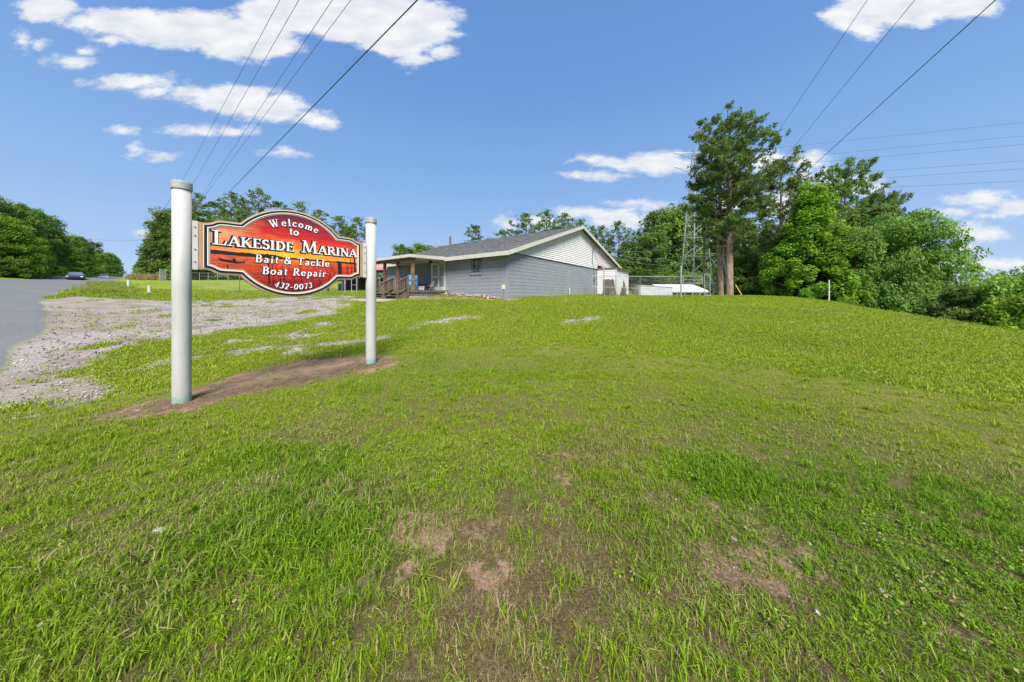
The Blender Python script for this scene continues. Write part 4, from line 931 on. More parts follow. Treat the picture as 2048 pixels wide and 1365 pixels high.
# ---------------------------------------------------------------- stones and small things round the building
STONE = [mat('tan_rock', (.36,.29,.23), (.24,.19,.15), scale=6, rough=.9), mat('grey_rock', (.40,.38,.36), (.26,.25,.24), scale=6, rough=.9), mat('brown_rock', (.27,.18,.13), (.18,.12,.09), scale=6, rough=.9)]
ROCKS = []
for k in range(9):
    bm = bmesh.new(); bmesh.ops.create_icosphere(bm, subdivisions=1, radius=1)
    for v in bm.verts: v.co = Vector((v.co.x*rr.uniform(.8, 1.2), v.co.y*rr.uniform(.6, 1.0), v.co.z*rr.uniform(.5, .75)))
    me = bpy.data.meshes.new('stone'); bm.to_mesh(me); bm.free(); me.materials.append(STONE[k % 3]); ROCKS.append(me)
def stones(name, label, pts, cat='rocks'):
    x0, y0 = pts[0][0], pts[0][1]; t = empty(name, (x0, y0, ground(x0, y0)), label, cat)
    for x, y, dz, r in pts:
        o = bpy.data.objects.new('stone', rr.choice(ROCKS)); COL.objects.link(o); o.parent = t
        o.location = Vector((x, y, ground(x, y)+dz+r*.25))-t.location; o.scale = (r, r, r); o.rotation_euler = (rr.uniform(-.3,.3), rr.uniform(-.3,.3), rr.uniform(0, 6.3))
    return t
pts = []
for i in range(120):
    s = rr.uniform(.3, 4.7); t = -rr.uniform(.05, .75); h = (.20*(s/4.7)+.05)*(1-abs(t+.3)/.6)
    p = BF(s, t, 0); pts.append((p[0], p[1], max(0, h)*rr.uniform(.3, 1), rr.uniform(.055, .12)))
stones('rubble_pile', 'long heap of broken pale stones against the foot of the front wall', pts)
pts = [(lambda p: (p[0], p[1], 0, rr.uniform(.03, .06)))(BF(-rr.uniform(.1, .9), -rr.uniform(-.6, .9), 0)) for i in range(45)]
stones('gravel_heap', 'reddish heap of small stones at the corner of the block building', pts)
pts = []
for i in range(22):
    a = hit(1115+rr.uniform(0, 70), 601+rr.uniform(-1.5, 3)); pts.append((a[0], a[1], 0, rr.uniform(.03, .08)))
stones('stone_scatter', 'white stones scattered in the lawn in front of the gable', pts)
for px, py, r, lb in [(275,828,.035,'small dark stone in the bare soil just left of the big sign post'),(243,830,.025,'tiny dark stone furthest left in the bare soil by the sign'),(318,1080,.03,'single pale stone lying in the near grass on the left'),(266,832,.022,'small stone touching its larger neighbour left of the sign post')]:
    a = hit(px, py); o = bpy.data.objects.new('stone', ROCKS[1 if px > 300 else 2]); COL.objects.link(o); z = ground(*a); o.location = (a[0], a[1], z+r*.3); o.scale = (r*1.4, r, r); tag(o, lb, 'stone')
# electrical box on its own stand
bx = empty('electrical_box', BF(-.0, -.75, ground(*BF(0,-.75,0)[:2])), 'small cream electrical box on a grey pipe in front of the building corner', 'electrical box')
g0 = bx.location.z
c = Vector((at(1007, 16.3), 16.3, 0)); g0 = ground(c.x, c.y); bx.location = (c.x, c.y, g0)
MB().tube([(c.x, c.y, g0-.2), (c.x, c.y, zat(578, 16.3))], .028, 8).build('pipe', MAST, bx)
MB().box(c.x-.09, c.x+.09, c.y-.06, c.y+.06, zat(579, 16.3), zat(570, 16.3)).box(c.x-.095, c.x+.095, c.y-.075, c.y-.062, zat(578.5, 16.3), zat(570.5, 16.3)).build('cabinet', mat('cream_cabinet', (.45,.44,.33), rough=.5), bx)
def pipe_marker(px, py0, py1, r, m, label, Y=None):
    a = (at(px, Y), Y) if Y else hit(px, py0)
    z0 = ground(*a); z1 = zat(py1, a[1]); t = empty('marker_post', (a[0], a[1], z0), label, 'marker post')
    MB().tube([(a[0], a[1], z0-.1), (a[0], a[1], z1-.05)], r, 10).build('stake', m, t, smooth=False)
    MB().lathe((a[0], a[1], z1-.06), [(r*1.15,0),(r*1.15,.045),(r*.6,.07)], 10).build('cap', m, t)
pipe_marker(299, 587, 572, .10, WHITE, 'white round-topped utility marker in the verge, nearer of the two')
pipe_marker(257, 575, 561, .12, mat('pale_blue_marker', (.45,.55,.55), rough=.5), 'pale blue-green utility marker further up the verge')
pipe_marker(1139, 590, 577, .045, WHITE, 'short white vent pipe standing against the foot of the gable wall', 23.0)

# stump and driftwood
BARK = mat('bark', (.055,.043,.034), (.13,.105,.085), scale=5, rough=.95, bump=.7, bscale=9, stretch=(1,1,.25))
PBARK = mat('pine_bark', (.15,.10,.08), (.34,.25,.20), scale=4, rough=.95, bump=.9, bscale=7, stretch=(1,1,.3))
def stump():
    Y = 25.4; x = at(1217, Y); z0 = ground(x, Y)-.1; h = zat(560, Y)-z0
    t = empty('tree_stump', (x, Y, z0+.1), 'tall grey-brown tree stump flaring at its root, in front of the white shed', 'tree stump')
    n = 28; prof = [(.86,0),(.68,.08),(.60,.22),(.53,.45),(.49,.75),(.46,1.0)]; vs = []; fs = []
    for i, (r, f) in enumerate(prof):
        for k in range(n):
            a = 2*PI*k/n; rk = r*(1+.05*math.sin(2*PI*k/n*5+1)+.03*math.sin(2*PI*k/n*9)+(.16*math.sin(2*PI*k/n*6) if i < 2 else 0))*.92
            vs.append((x+rk*math.cos(a)+.12*(1-f), Y+rk*math.sin(a), z0+h*f+(.05*math.sin(k*1.7) if f == 1 else 0)))
    for i in range(len(prof)-1):
        for k in range(n): fs.append((i*n+k, i*n+(k+1) % n, (i+1)*n+(k+1) % n, (i+1)*n+k))
    mesh_np('bole', vs, fs, BARK, t); mesh_np('cut_face', vs[-n:], [tuple(range(n))], mat('grey_cut_wood', (.40,.33,.25), (.28,.22,.16), scale=8, rough=.9), t)
stump()
Y = 26.2; x = at(1246, Y); z0 = ground(x, Y)
t = empty('driftwood_snag', (x, Y, z0), 'ragged reddish dead snag standing just right of the tall stump', 'dead wood')
MB().tube([(x,Y,z0-.1),(x+.05,Y,z0+.5),(x+.1,Y,z0+.9),(x+.05,Y,z0+1.35)], [.17,.15,.10,.03], 9).build('stem', BARK, t)
MB().tube([(x-.25,Y,z0-.1),(x-.15,Y-.1,z0+.35),(x-.1,Y-.1,z0+.8)], [.12,.09,.03], 8).tube([(x+.25,Y,z0-.1),(x+.2,Y,z0+.4),(x+.3,Y,z0+.75)], [.10,.07,.02], 8).tube([(x,Y,z0+.6),(x+.25,Y,z0+.85)], [.06,.02], 6).build('splinter', BARK, t)

# ---------------------------------------------------------------- chain-link fences
def chainlink(name, label, pts, h, step=3.0, tops=None, pitch=.10, barb=0, wire_r=.0022, mid=False, sag=0):
    """pts: run of (x, y); every post its own part, the woven wire one part of many strands"""
    P = [Vector((p[0], p[1], 0)) for p in pts]; z = ground(P[0].x, P[0].y); root = empty(name, (P[0].x, P[0].y, z), label, 'chain-link fence')
    wires = MB()
    for a, b_ in zip(P[:-1], P[1:]):
        d = b_-a; L_ = d.length; n = max(1, round(L_/step)); u = d/L_; nv_ = Vector((-u.y, u.x, 0))*wire_r
        zs = []
        for i in range(n+1):
            q = a+u*(L_*i/n); g = ground(q.x, q.y); zs.append((q, g))
        tops_ = [g+h for _, g in zs] if tops is None else [tops]*len(zs)
        for i, (q, g) in enumerate(zs):
            MB().tube([(q.x, q.y, g-.2), (q.x, q.y, tops_[i]+.06+barb)], .038 if i in (0, n) else .028, 8).build('fence_post', GALV, root)
        for i in range(n):
            (q0, g0), (q1, g1) = zs[i], zs[i+1]
            MB().tube([(q0.x, q0.y, tops_[i]), (q1.x, q1.y, tops_[i+1])], .021, 6).build('top_rail', GALV, root)
            if mid: MB().tube([(q0.x, q0.y, g0+mid), (q1.x, q1.y, g1+mid)], .019, 6).build('middle_rail', GALV, root)
            if barb:
                for k in range(3): MB().tube([(q0.x, q0.y, tops_[i]+.12+barb*k/3), (q1.x, q1.y, tops_[i+1]+.12+barb*k/3)], .006, 4).build('barbed_wire', WIRE, root)
            l = L_/n; H_ = min(tops_[i]-g0, tops_[i+1]-g1); m = int(l/pitch)+1; hn = H_
            for k in range(-int(hn/pitch)-1, m+1):
                for sgn in (1, -1):
                    x0 = k*pitch; x1 = x0+hn; c0 = max(0, x0); c1 = min(l, x1)
                    if c1 <= c0: continue
                    f0 = (c0-x0)/hn; f1 = (c1-x0)/hn
                    if sgn < 0: f0, f1 = 1-f0, 1-f1
                    A0 = q0+u*c0; A1 = q0+u*c1
                    za = lambda c, f: (g0+(g1-g0)*c/l)+.03+f*((tops_[i]+(tops_[i+1]-tops_[i])*c/l)-(g0+(g1-g0)*c/l)-.05)
                    p, q = Vector((A0.x, A0.y, za(c0, f0))), Vector((A1.x, A1.y, za(c1, f1)))
                    dz = Vector((0, 0, wire_r*1.4)); off = nv_*(1 if sgn > 0 else -1)
                    wires.add([p-dz+off, q-dz+off, q+dz+off, p+dz+off], [(0, 1, 2, 3)])
    o = wires.build('wire_mesh', WIRE, root); o['kind'] = 'stuff'; return root
c0 = (at(320, 50), 50)
chainlink('chain_link_fence', 'long chain-link fence seen behind the sign, running from the road corner to the store', [c0, (at(479, 33), 33), (at(560, 28.5), 28.5), (at(690, 24.5), 24.5)], 2.0, 3.3, pitch=.16)
chainlink('chain_link_fence', 'grey chain-link fence running away along the road, left of the big sign post', [(at(319.5, 50.5), 50.5), (at(345, 92), 92)], 1.95, 3.0, pitch=.12, wire_r=.006)
chainlink('chain_link_fence', 'chain-link fence with two rails right of the gable, in front of the stump', [(at(1184, 24.6), 24.6), (at(1208, 24.6), 24.6), (at(1280, 24.9), 24.9), (at(1362, 25.0), 25.0)], 1.75, 4.0, tops=zat(553, 24.8), pitch=.13, mid=.75)
YG = 25.2
Y0 = 24.8; t = empty('corner_post', (at(1362, Y0), Y0, ground(at(1362, Y0), Y0)), 'tall thick galvanised fence post with barbed-wire stubs at the end of the right fence', 'fence post')
MB().tube([(at(1362, Y0), Y0, 1.2), (at(1362, Y0), Y0, zat(534, Y0))], .06, 10).build('shaft', GALV, t)
MB().lathe((at(1362, Y0), Y0, zat(534, Y0)), [(.065,0),(.065,.03),(.03,.07)], 10).build('cap', GALV, t)
for px, py, lb in ((1208, 536, 'slim tall fence post just left of the stump'),):
    x = at(px, 24.5); t = empty('tall_post', (x, 24.5, ground(x, 24.5)), lb, 'fence post'); MB().tube([(x, 24.5, 1.2), (x, 24.5, zat(py, 24.5))], .04, 8).build('shaft', GALV, t); MB().lathe((x, 24.5, zat(py, 24.5)), [(.045,0),(.045,.03),(.02,.06)], 8).build('cap', GALV, t)
# gates
def gate(label, x0, Ya, x1, Yb, zb, zt, nbar=2):
    r = empty('chain_gate', (at(x0, Ya), Ya, zb), label, 'gate'); p, q = Vector((at(x0, Ya), Ya, 0)), Vector((at(x1, Yb), Yb, 0))
    for a in (p, q): MB().tube([(a.x, a.y, zb), (a.x, a.y, zt)], .028, 8).build('upright', GALV, r)
    for z in (zb+.08, (zb+zt)/2, zt-.03): MB().tube([(p.x, p.y, z), (q.x, q.y, z)], .02, 6).build('rail', GALV, r)
    return r
gate('narrow galvanised pipe gate between the sign board and the right sign post', 703, 23.5, 713, 23.2, ground(at(708, 23.4), 23.4)+.05, zat(553, 23.4))
gate('galvanised gate frame in front of the wooden utility pole', 1409, 25.4, 1420, 25.2, ground(at(1414, 25.3), 25.3)+.05, zat(548, 25.3))
gate('wide low pipe gate between the tall corner post and the utility pole', 1366, 25.0, 1405, 25.4, ground(at(1385, 25.2), 25.2)+1.1, zat(552, 25.2))

# white box trailer and white-roofed rack behind the fence
Y = 28.5; z0 = zat(597, 28.5)-.2; tr = empty('storage_box', (at(1312, Y), Y, z0+.2), 'long low white box trailer behind the right fence', 'trailer')
x0, x1 = at(1278, Y), at(1345, Y)
MB().hexa([(x0,Y,z0),(x1,Y,z0),(x0,Y+1.8,z0),(x1,Y+1.8,z0),(x0,Y,zat(571.5,Y)),(x1,Y,zat(575,Y)),(x0,Y+1.8,zat(571.5,Y)),(x1,Y+1.8,zat(575,Y))]).build('body', mat('dull_white_panel', (.46,.46,.48), (.38,.38,.40), scale=1.5, rough=.5), tr)
for k in range(11):
    xx = x0+(x1-x0)*(k+.5)/11; MB().box(xx-.02, xx+.02, Y-.018, Y-.002, z0+.1, zat(575.5, Y)-.02).build('rib', mat('dull_white_panel', (0,0,0)), tr)
MB().hexa([(x0-.04,Y-.05,zat(571.5,Y)+.003),(x1+.04,Y-.05,zat(575,Y)+.003),(x0-.04,Y+1.85,zat(571.5,Y)+.003),(x1+.04,Y+1.85,zat(575,Y)+.003),(x0-.04,Y-.05,zat(571.5,Y)+.05),(x1+.04,Y-.05,zat(575,Y)+.05),(x0-.04,Y+1.85,zat(571.5,Y)+.05),(x1+.04,Y+1.85,zat(575,Y)+.05)]).build('lid', WHITE, tr)
Y = 31; z0 = ground(at(1360, Y), Y); rk = empty('open_shelter', (at(1360, Y), Y, z0), 'low open rack with a rust-streaked white sheet roof behind the gate', 'shelter')
x0, x1 = at(1318, Y), at(1404, Y)
MB().hexa([(x0+.5,Y-1.0,zat(583,Y)),(x1,Y-1.0,zat(583,Y)),(x0,Y+1.6,zat(569,Y)),(x1,Y+1.6,zat(569,Y)),(x0+.5,Y-1.0,zat(583,Y)+.05),(x1,Y-1.0,zat(583,Y)+.05),(x0,Y+1.6,zat(569,Y)+.05),(x1,Y+1.6,zat(569,Y)+.05)]).build('roof_sheet', mat('rusty_white_sheet', (.62,.62,.62), (.24,.17,.12), scale=1.2, rough=.6, stretch=(.25,1.3,1), lo=.58, hi=.66), rk)
MB().box(x0+.5, x1, Y-1.05, Y-1.0, zat(585.5, Y), zat(582, Y)).build('roof_edge', WHITE, rk)
for k in range(6):
    xx = x0+.6+(x1-x0-.7)*k/5
    MB().box(xx-.035, xx+.035, Y-.98, Y-.91, z0-.4, zat(583.3, Y)).build('prop', GALV, rk)
MB().box(x0+.6, x1-.1, Y+.3, Y+.4, z0+.35, z0+.42).build('rack_bar', GALV, rk)

# barn behind the fence, seen between board and porch
Y = 33; bz = ground(at(740, 33), 33); bn = empty('red_roof_barn', (at(740, Y), Y, bz), 'dark open barn with a faded pink-red ribbed metal roof, left of the porch', 'barn')
x0, x1 = at(655, Y), at(774, Y)
MB().box(x0, x1, Y+3.5, Y+3.6, bz-.5, zat(553, Y)).build('back_wall', mat('dark_boards', (.035,.035,.038), (.06,.058,.055), scale=3, rough=.9), bn)
for k in range(5):
    xx = x0+(x1-x0)*k/4; MB().box(xx-.09, xx+.09, Y-.02, Y+.16, bz-.4, zat(542, Y)).build('barn_post', mat('dark_boards', (0,0,0)), bn)
MB().box(x0-.1, x1+.1, Y-.1, Y-.03, zat(547, Y), zat(541.5, Y)).build('eave_board', mat('dark_boards', (0,0,0)), bn)
MB().box(x0, x1, Y+2.0, Y+2.08, bz-.3, zat(566, Y)).build('inner_panel', mat('dark_boards', (0,0,0)), bn)
n = int((x1-x0)/.42)
for k in range(n):
    a, b_ = x0+(x1-x0)*k/n, x0+(x1-x0)*(k+1)/n-.05
    zz0, zz1 = zat(541, Y), zat(520, Y+4.5)
    MB().hexa([(a,Y-.3,zz0),(b_,Y-.3,zz0),(a,Y+4.5,zz1),(b_,Y+4.5,zz1),(a,Y-.3,zz0+.03),(b_,Y-.3,zz0+.03),(a,Y+4.5,zz1+.03),(b_,Y+4.5,zz1+.03)]).build('roof_sheet', mat('faded_red_tin', (.42,.13,.12), (.52,.24,.22), scale=1.5, rough=.5), bn)
    MB().hexa([(b_,Y-.31,zz0+.005),(b_+.05,Y-.31,zz0+.005),(b_,Y+4.5,zz1+.005),(b_+.05,Y+4.5,zz1+.005),(b_,Y-.31,zz0+.06),(b_+.05,Y-.31,zz0+.06),(b_,Y+4.5,zz1+.06),(b_+.05,Y+4.5,zz1+.06)]).build('roof_rib', mat('faded_red_tin', (0,0,0)), bn)

# ---------------------------------------------------------------- lattice tower
def tower():
    Y = 40; zb = 0.2; cx = at(1408, Y); hb = 2.4; zt = zat(300, Y); r = empty('lattice_tower', (cx, Y+1, zb+.5), 'grey steel lattice power tower behind the gate, its top hidden by the big pine', 'pylon')
    H_ = zt-zb; tipx = at(1397, Y); tip = .55
    def leg(sx, sy, f): k = hb*(1-f)+tip*f; return Vector((cx+(tipx-cx)*f+sx*k, Y+sy*k*.7, zb+H_*f))
    cs = [(-1,-1),(1,-1),(1,1),(-1,1)]
    STEEL = mat('tower_steel', (.50,.52,.54), (.40,.42,.44), scale=3, rough=.5, metal=.25)
    for sx, sy in cs: MB().tube([leg(sx,sy,0), leg(sx,sy,1)], [.095,.06], 4).build('leg', STEEL, r)
    lv = [0, .15, .33, .45, .56, .66, .75, .83, .9, .96, 1]
    for i in range(len(lv)-1):
        f0, f1 = lv[i], lv[i+1]
        for k in range(4):
            a, b_ = cs[k], cs[(k+1) % 4]
            MB().tube([leg(*a, f0), leg(*b_, f1)], .026, 4).build('brace', STEEL, r); MB().tube([leg(*b_, f0), leg(*a, f1)], .026, 4).build('brace', STEEL, r)
            MB().tube([leg(*a, f1), leg(*b_, f1)], .034, 4).build('cross_bar', STEEL, r)
    for f in (.88, .97):
        c = leg(0, 0, f); 
        for s_ in (-1, 1):
            MB().tube([c+Vector((0,-.4,0)), c+Vector((s_*3.2,0,.2)), c+Vector((0,.4,0))], .04, 4).build('crossarm', STEEL, r)
            MB().tube([c+Vector((0,0,-.9)), c+Vector((s_*3.2,0,.2))], .035, 4).build('crossarm_strut', STEEL, r)
    return leg
tleg = tower()
# ---------------------------------------------------------------- wooden poles
def upole(px, Y, pyb, pyt, label, arm=1.2, can=None, r=.13, lean=0, low=0):
    x = at(px, Y); z0 = ground(x, Y); zt = zat(pyt, Y)
    t = empty('utility_pole', (x, Y, z0), label, 'utility pole'); MB().tube([(x, Y, z0-.5), (x+lean, Y, zt)], [r, r*.7], 10).build('shaft', POLE, t)
    if arm:
        d = Vector((RD[1], -RD[0], 0)) if x < -20 else Vector((1, 0, 0)); c = Vector((x+lean, Y-.14, zt-.45))
        MB().hexa([c-d*arm+Vector((0,-.05,-.06)), c+d*arm+Vector((0,-.05,-.06)), c-d*arm+Vector((0,.05,-.06)), c+d*arm+Vector((0,.05,-.06)), c-d*arm+Vector((0,-.05,.06)), c+d*arm+Vector((0,-.05,.06)), c-d*arm+Vector((0,.05,.06)), c+d*arm+Vector((0,.05,.06))]).build('crossarm', DWOOD, t)
        for k in (-1, -.45, .45, 1): MB().lathe(c+d*arm*k*.93+Vector((0,0,.05)), [(.03,0),(.06,.05),(.04,.09),(.05,.13),(.02,.18)], 8).build('insulator', mat('dark_insulator', (0,0,0)), t)
        for k in (-1, 1): MB().tube([c+d*arm*.6*k, c+Vector((0,0,-.7))], .02, 4).build('brace', DWOOD, t)
    if can:
        c = (x+.28, Y-.25, zat(497, Y)); hc = zat(484, Y)-c[2]
        o = MB().lathe(c, [(.26,0),(.28,.04),(.28,hc-.05),(.24,hc)], 16).build('transformer', mat('rusty_grey_can', (.42,.44,.43), (.30,.22,.17), scale=4, rough=.5, lo=.5, hi=.7), t, smooth=True)
        for dx in (-.12, .12): MB().lathe((c[0]+dx, c[1], c[2]+hc), [(.04,0),(.06,.06),(.03,.12),(.05,.17),(.02,.25)], 8).build('bushing', mat('pale_bushing', (.5,.5,.5), rough=.4), o)
        MB().tube([c, (x, Y, c[2]+.1)], .04, 5).build('bracket', GALV, t)
    return Vector((x+lean, Y, zt))
upole(1408, 36, 590, 462, 'wooden utility pole carrying a grey transformer can beside the lattice tower', arm=.8, can=True, r=.15)
PA = upole(301, 74, 550, 471, 'left dark utility pole with a crossarm beside the road', arm=2.2, r=.19, lean=.8)
upole(307, 72, 552, 494, 'paler leaning utility pole just right of the crossarm pole by the road', arm=0, r=.16, lean=.5)
upole(290, 120, 548, 515, 'smaller utility pole further up the road behind the first two', arm=1.5, r=.16)
upole(276, 190, 548, 529, 'furthest tiny utility pole where the road disappears', arm=1.6, r=.17)
x = at(1658, 24.5); t = empty('white_pole', (x, 24.5, ground(x, 24.5)), 'thin white pole at the edge of the trees below the bright green tree', 'pole')
MB().tube([(x, 24.5, 0), (x, 24.5, zat(562, 24.5))], [.05,.045], 8).build('shaft', WHITE, t); MB().lathe((x, 24.5, zat(562, 24.5)), [(.052,0),(.052,.03),(.03,.06)], 8).build('cap', WHITE, t)
# guy wire with its yellow guard
p, q = Vector((at(1487, 28.5), 28.5, ground(at(1487, 28.5), 28.5))), Vector((at(1471, 29.5), 29.5, zat(570, 29.5)))
gy = empty('guy_wire', p, 'anchor wire in a yellow plastic guard, right of the pine trunk', 'guy wire')
MB().tube([p-Vector((0,0,.1)), q], .032, 8).build('guard', mat('yellow_guard', (.62,.42,.03), rough=.45), gy)
MB().tube([q, Vector((at(1410, 35.8), 35.8, zat(470, 35.8)))], .010, 5).build('wire', CABLE, gy)

# ---------------------------------------------------------------- overhead wires
def wire(label, a, pt, r, m, By=-14, Bz=9.0, sag=.5, grp='overhead power lines'):
    """a: far end in space; pt: a photo pixel the wire crosses, which with the camera fixes the plane it hangs in"""
    ra = Vector(a)-Vector((0,0,EYE)); rt = Vector(((pt[0]-CX)/F, 1, (HZ-pt[1])/F)); n = ra.cross(rt)
    # end behind the camera, at height Bz on the line y = By, in that plane
    bx_ = -(n.y*By+n.z*(Bz-EYE))/n.x; b_ = Vector((bx_, By, Bz)); P = []
    N_ = 60; a = Vector(a)
    for i in range(N_+1):
        f = (i/N_); f = 1-(1-f)**2.2; q = a.lerp(b_, f); P.append(q)
    o = MB().tube(P, r, 5, cap=False).build('power_line', m, loc=P[0]); tag(o, label, 'power line', grp)
arm0 = PA+Vector((0,-.14,-.25)); dd = Vector((RD[1], -RD[0], 0))
for k, (off, pt, nm) in enumerate([(-2.0,(560,0),'leftmost'),(-.9,(598,0),'second from the left'),(.9,(665,0),'third from the left'),(2.0,(702,0),'fourth from the left')]):
    px0 = [(366,360),(390,362),(408,385),(424,372)][k]
    Yf = 46; a = Vector((at(px0[0], Yf), Yf, zat(px0[1], Yf))); b0 = arm0+dd*off
    wire(f'thin overhead wire above the left sign post, {nm} of the upper-left bundle', a, pt, .011, CABLE2, Bz=11)
    o = MB().tube([b0.lerp(a, i/12)-Vector((0,0,.9*math.sin(PI*i/12))) for i in range(13)], .02, 5, cap=False).build('power_line', CABLE2, loc=b0); tag(o, f'sagging span of wire from the roadside crossarm pole towards the sign, {["outermost left","inner left","inner right","outermost right"][k]}', 'power line', 'roadside wire spans')
Yf = 40; wire('thicker dark overhead cable rising from behind the sign to the top edge', (at(458, Yf), Yf, zat(385, Yf)), (835, 0), .022, CABLE, Bz=9)
for px0, pt, r, m, nm in [((1545,280),(1735,0),.012,CABLE,'leftmost of the three wires rising from the big pine'),((1565,322),(1830,0),.012,CABLE,'middle of the three wires rising from the big pine'),((1598,358),(1955,33),.019,CABLE,'lowest and thickest of the three wires rising from the big pine')]:
    Yf = 34; wire('overhead line, '+nm, (at(px0[0], Yf), Yf, zat(px0[1], Yf)), pt, r, m, By=-14, Bz=10)
# distant transmission lines leaving the tower to the right
for i, (p0, p1) in enumerate([((1545,297),(2048,245)),((1560,318),(2048,272)),((1600,328),(2048,289)),((1640,351),(2048,322)),((1600,367),(2048,338)),((1640,382),(2048,362))]):
    Ya, Yb = 40, 30; a = Vector((at(1405, Ya), Ya, zat(p0[1]+ (p0[1]-p1[1])/(p1[0]-p0[0])*(p0[0]-1405)*.6+4, Ya))); m1 = Vector((at(p0[0], 43), 43, zat(p0[1], 43))); b_ = Vector((at(p1[0], Yb), Yb, zat(p1[1], Yb)))
    dr = (b_-m1); o = MB().tube([a, m1, m1.lerp(b_, .5), b_, b_+dr*.6], .016, 5, cap=False).build('power_line', CABLE2, loc=a); tag(o, 'faint transmission wire running right from the lattice tower, '+['topmost of six','second of six','third of six','fourth of six','fifth of six','lowest of six'][i], 'power line', 'transmission wires right of the pine')
# low service wires from the gable to the tower pole
for i, (z0_, py) in enumerate([(5.6,472),(5.5,500),(5.4,520)]):
    a = Vector(BF(-.2, 12.05+.15*i, z0_)); b_ = Vector((at(1408, 36), 36, zat(py, 36)))
    o = MB().tube([a.lerp(b_, k/12)-Vector((0,0,.9*math.sin(PI*k/12))) for k in range(13)], .012, 5, cap=False).build('service_wire', CABLE2, loc=a); tag(o, 'service wire drooping from the gable to the transformer pole, '+['top','middle','bottom'][i]+' one', 'power line', 'service wires to the gable')
# thin wire crossing the road
a = Vector((at(160, 95), 95, zat(474, 95))); b_ = PA+Vector((0,0,-.9)); o = MB().tube([a.lerp(b_, k/8)-Vector((0,0,.8*math.sin(PI*k/8))) for k in range(9)], .03, 5, cap=False).build('power_line', CABLE2, loc=a); tag(o, 'thin wire crossing high over the road to the crossarm pole', 'power line')

# ---------------------------------------------------------------- cars
def car(px, Yc, label, body):
    a = (at(px, Yc), Yc); sc = 1.0
    d = Vector((-RD[0], -RD[1], 0)); d.normalize()      # drives towards the camera
    sd_ = Vector((d.y, -d.x, 0)); z0 = ground(*a)+.02; O = Vector((a[0], a[1], z0))
    def fr(x, y, z): p = O+sd_*x-d*y; return (p.x, p.y, z0+z)
    r = empty('car', O, label, 'car')
    W = .92; vs = []; fs = []
    # body: stations front to back (y, half width, bottom, belt height)
    stn = [(0,.72,.32,.58),(.12,.86,.24,.68),(.6,.91,.20,.82),(1.35,.92,.20,.92),(2.6,.92,.20,.96),(3.7,.91,.20,.98),(4.35,.86,.25,.95),(4.5,.76,.35,.80)]
    for y, hw, zb, zt in stn:
        for x, z in ((-hw*.94,zb),(-hw,(zb+zt)/2),(-hw*.93,zt),(hw*.93,zt),(hw,(zb+zt)/2),(hw*.94,zb)): vs.append(fr(x, y, z))
    for i in range(len(stn)-1):
        for k in range(6): fs.append((i*6+k, i*6+(k+1) % 6, (i+1)*6+(k+1) % 6, (i+1)*6+k))
    fs += [tuple(range(6)), tuple(range(len(stn)*6-6, len(stn)*6))]
    b_ = mesh_np('body', vs, fs, body, r)
    q = [(1.30,.80,.93),(1.95,.64,1.42),(3.1,.66,1.45),(3.95,.78,.99)]; vs = [fr(s_*hw, y, z) for y, hw, z in q for s_ in (-1, 1)]
    mesh_np('roof', [fr(s_*hw, y, z+dz) for y, hw, z in q[1:3] for s_ in (-1, 1) for dz in (0, .04)], [(1,3,7,5),(0,4,6,2),(0,1,5,4),(2,6,7,3),(0,2,3,1),(4,5,7,6)], body, r)
    mesh_np('windscreen', vs[0:4], [(0,1,3,2)], mat('car_glass', (.10,.13,.16), rough=.08, spec=.8), r)
    mesh_np('rear_window', vs[4:8], [(0,1,3,2)], mat('car_glass', (0,0,0)), r)
    for k in (0, 1): mesh_np('side_window', [vs[k], vs[2+k], vs[4+k], vs[6+k]], [(0,1,2,3)], mat('car_glass', (0,0,0)), r)
    MB().box(-.55, .55, -.02, .05, .42, .58, fr).build('grille', BLACK, r); MB().box(-.70, .70, -.03, .10, .24, .34, fr).build('bumper', BLACK, r)
    for s_ in (-1, 1): MB().box(s_*.72-.13, s_*.72+.13, .0, .09, .54, .66, fr).build('headlight', mat('headlight', (.75,.78,.8), rough=.15), r); MB().box(s_*.98-.08, s_*.98+.08, 1.5, 1.62, .92, 1.04, fr).build('mirror', body, r)
    for y in (.85, 3.55):
        for s_ in (-1, 1):
            wh = MB().tube([fr(s_*.72, y, .33), fr(s_*.93, y, .33)], .33, 16).build('wheel', mat('tyre', (.015,.015,.015), rough=.8), r)
            MB().tube([fr(s_*.925, y, .33), fr(s_*.938, y, .33)], .19, 12).build('rim', GALV, wh)
car(149, 52, 'dark blue-grey sedan driving towards the sign, nearer car on the road', mat('dark_car_paint', (.035,.045,.065), rough=.25, spec=.7))
car(207, 84, 'silver car further away on the road', mat('silver_car_paint', (.38,.40,.42), rough=.3, spec=.6))
# roadside small sign and white mailbox far left
a = hit(98, 551); a = (at(98, 60), 60); z = ground(*a)
t = empty('mailbox', (a[0], a[1], z), 'small pale mailbox on a post below the trees across the road', 'mailbox'); MB().box(a[0]-.05, a[0]+.05, a[1]-.05, a[1]+.05, z-.2, z+1.0).build('post', WOOD, t); MB().box(a[0]-.25, a[0]+.25, a[1]-.2, a[1]+.2, z+1.0, z+1.35).build('box', WHITE, t)
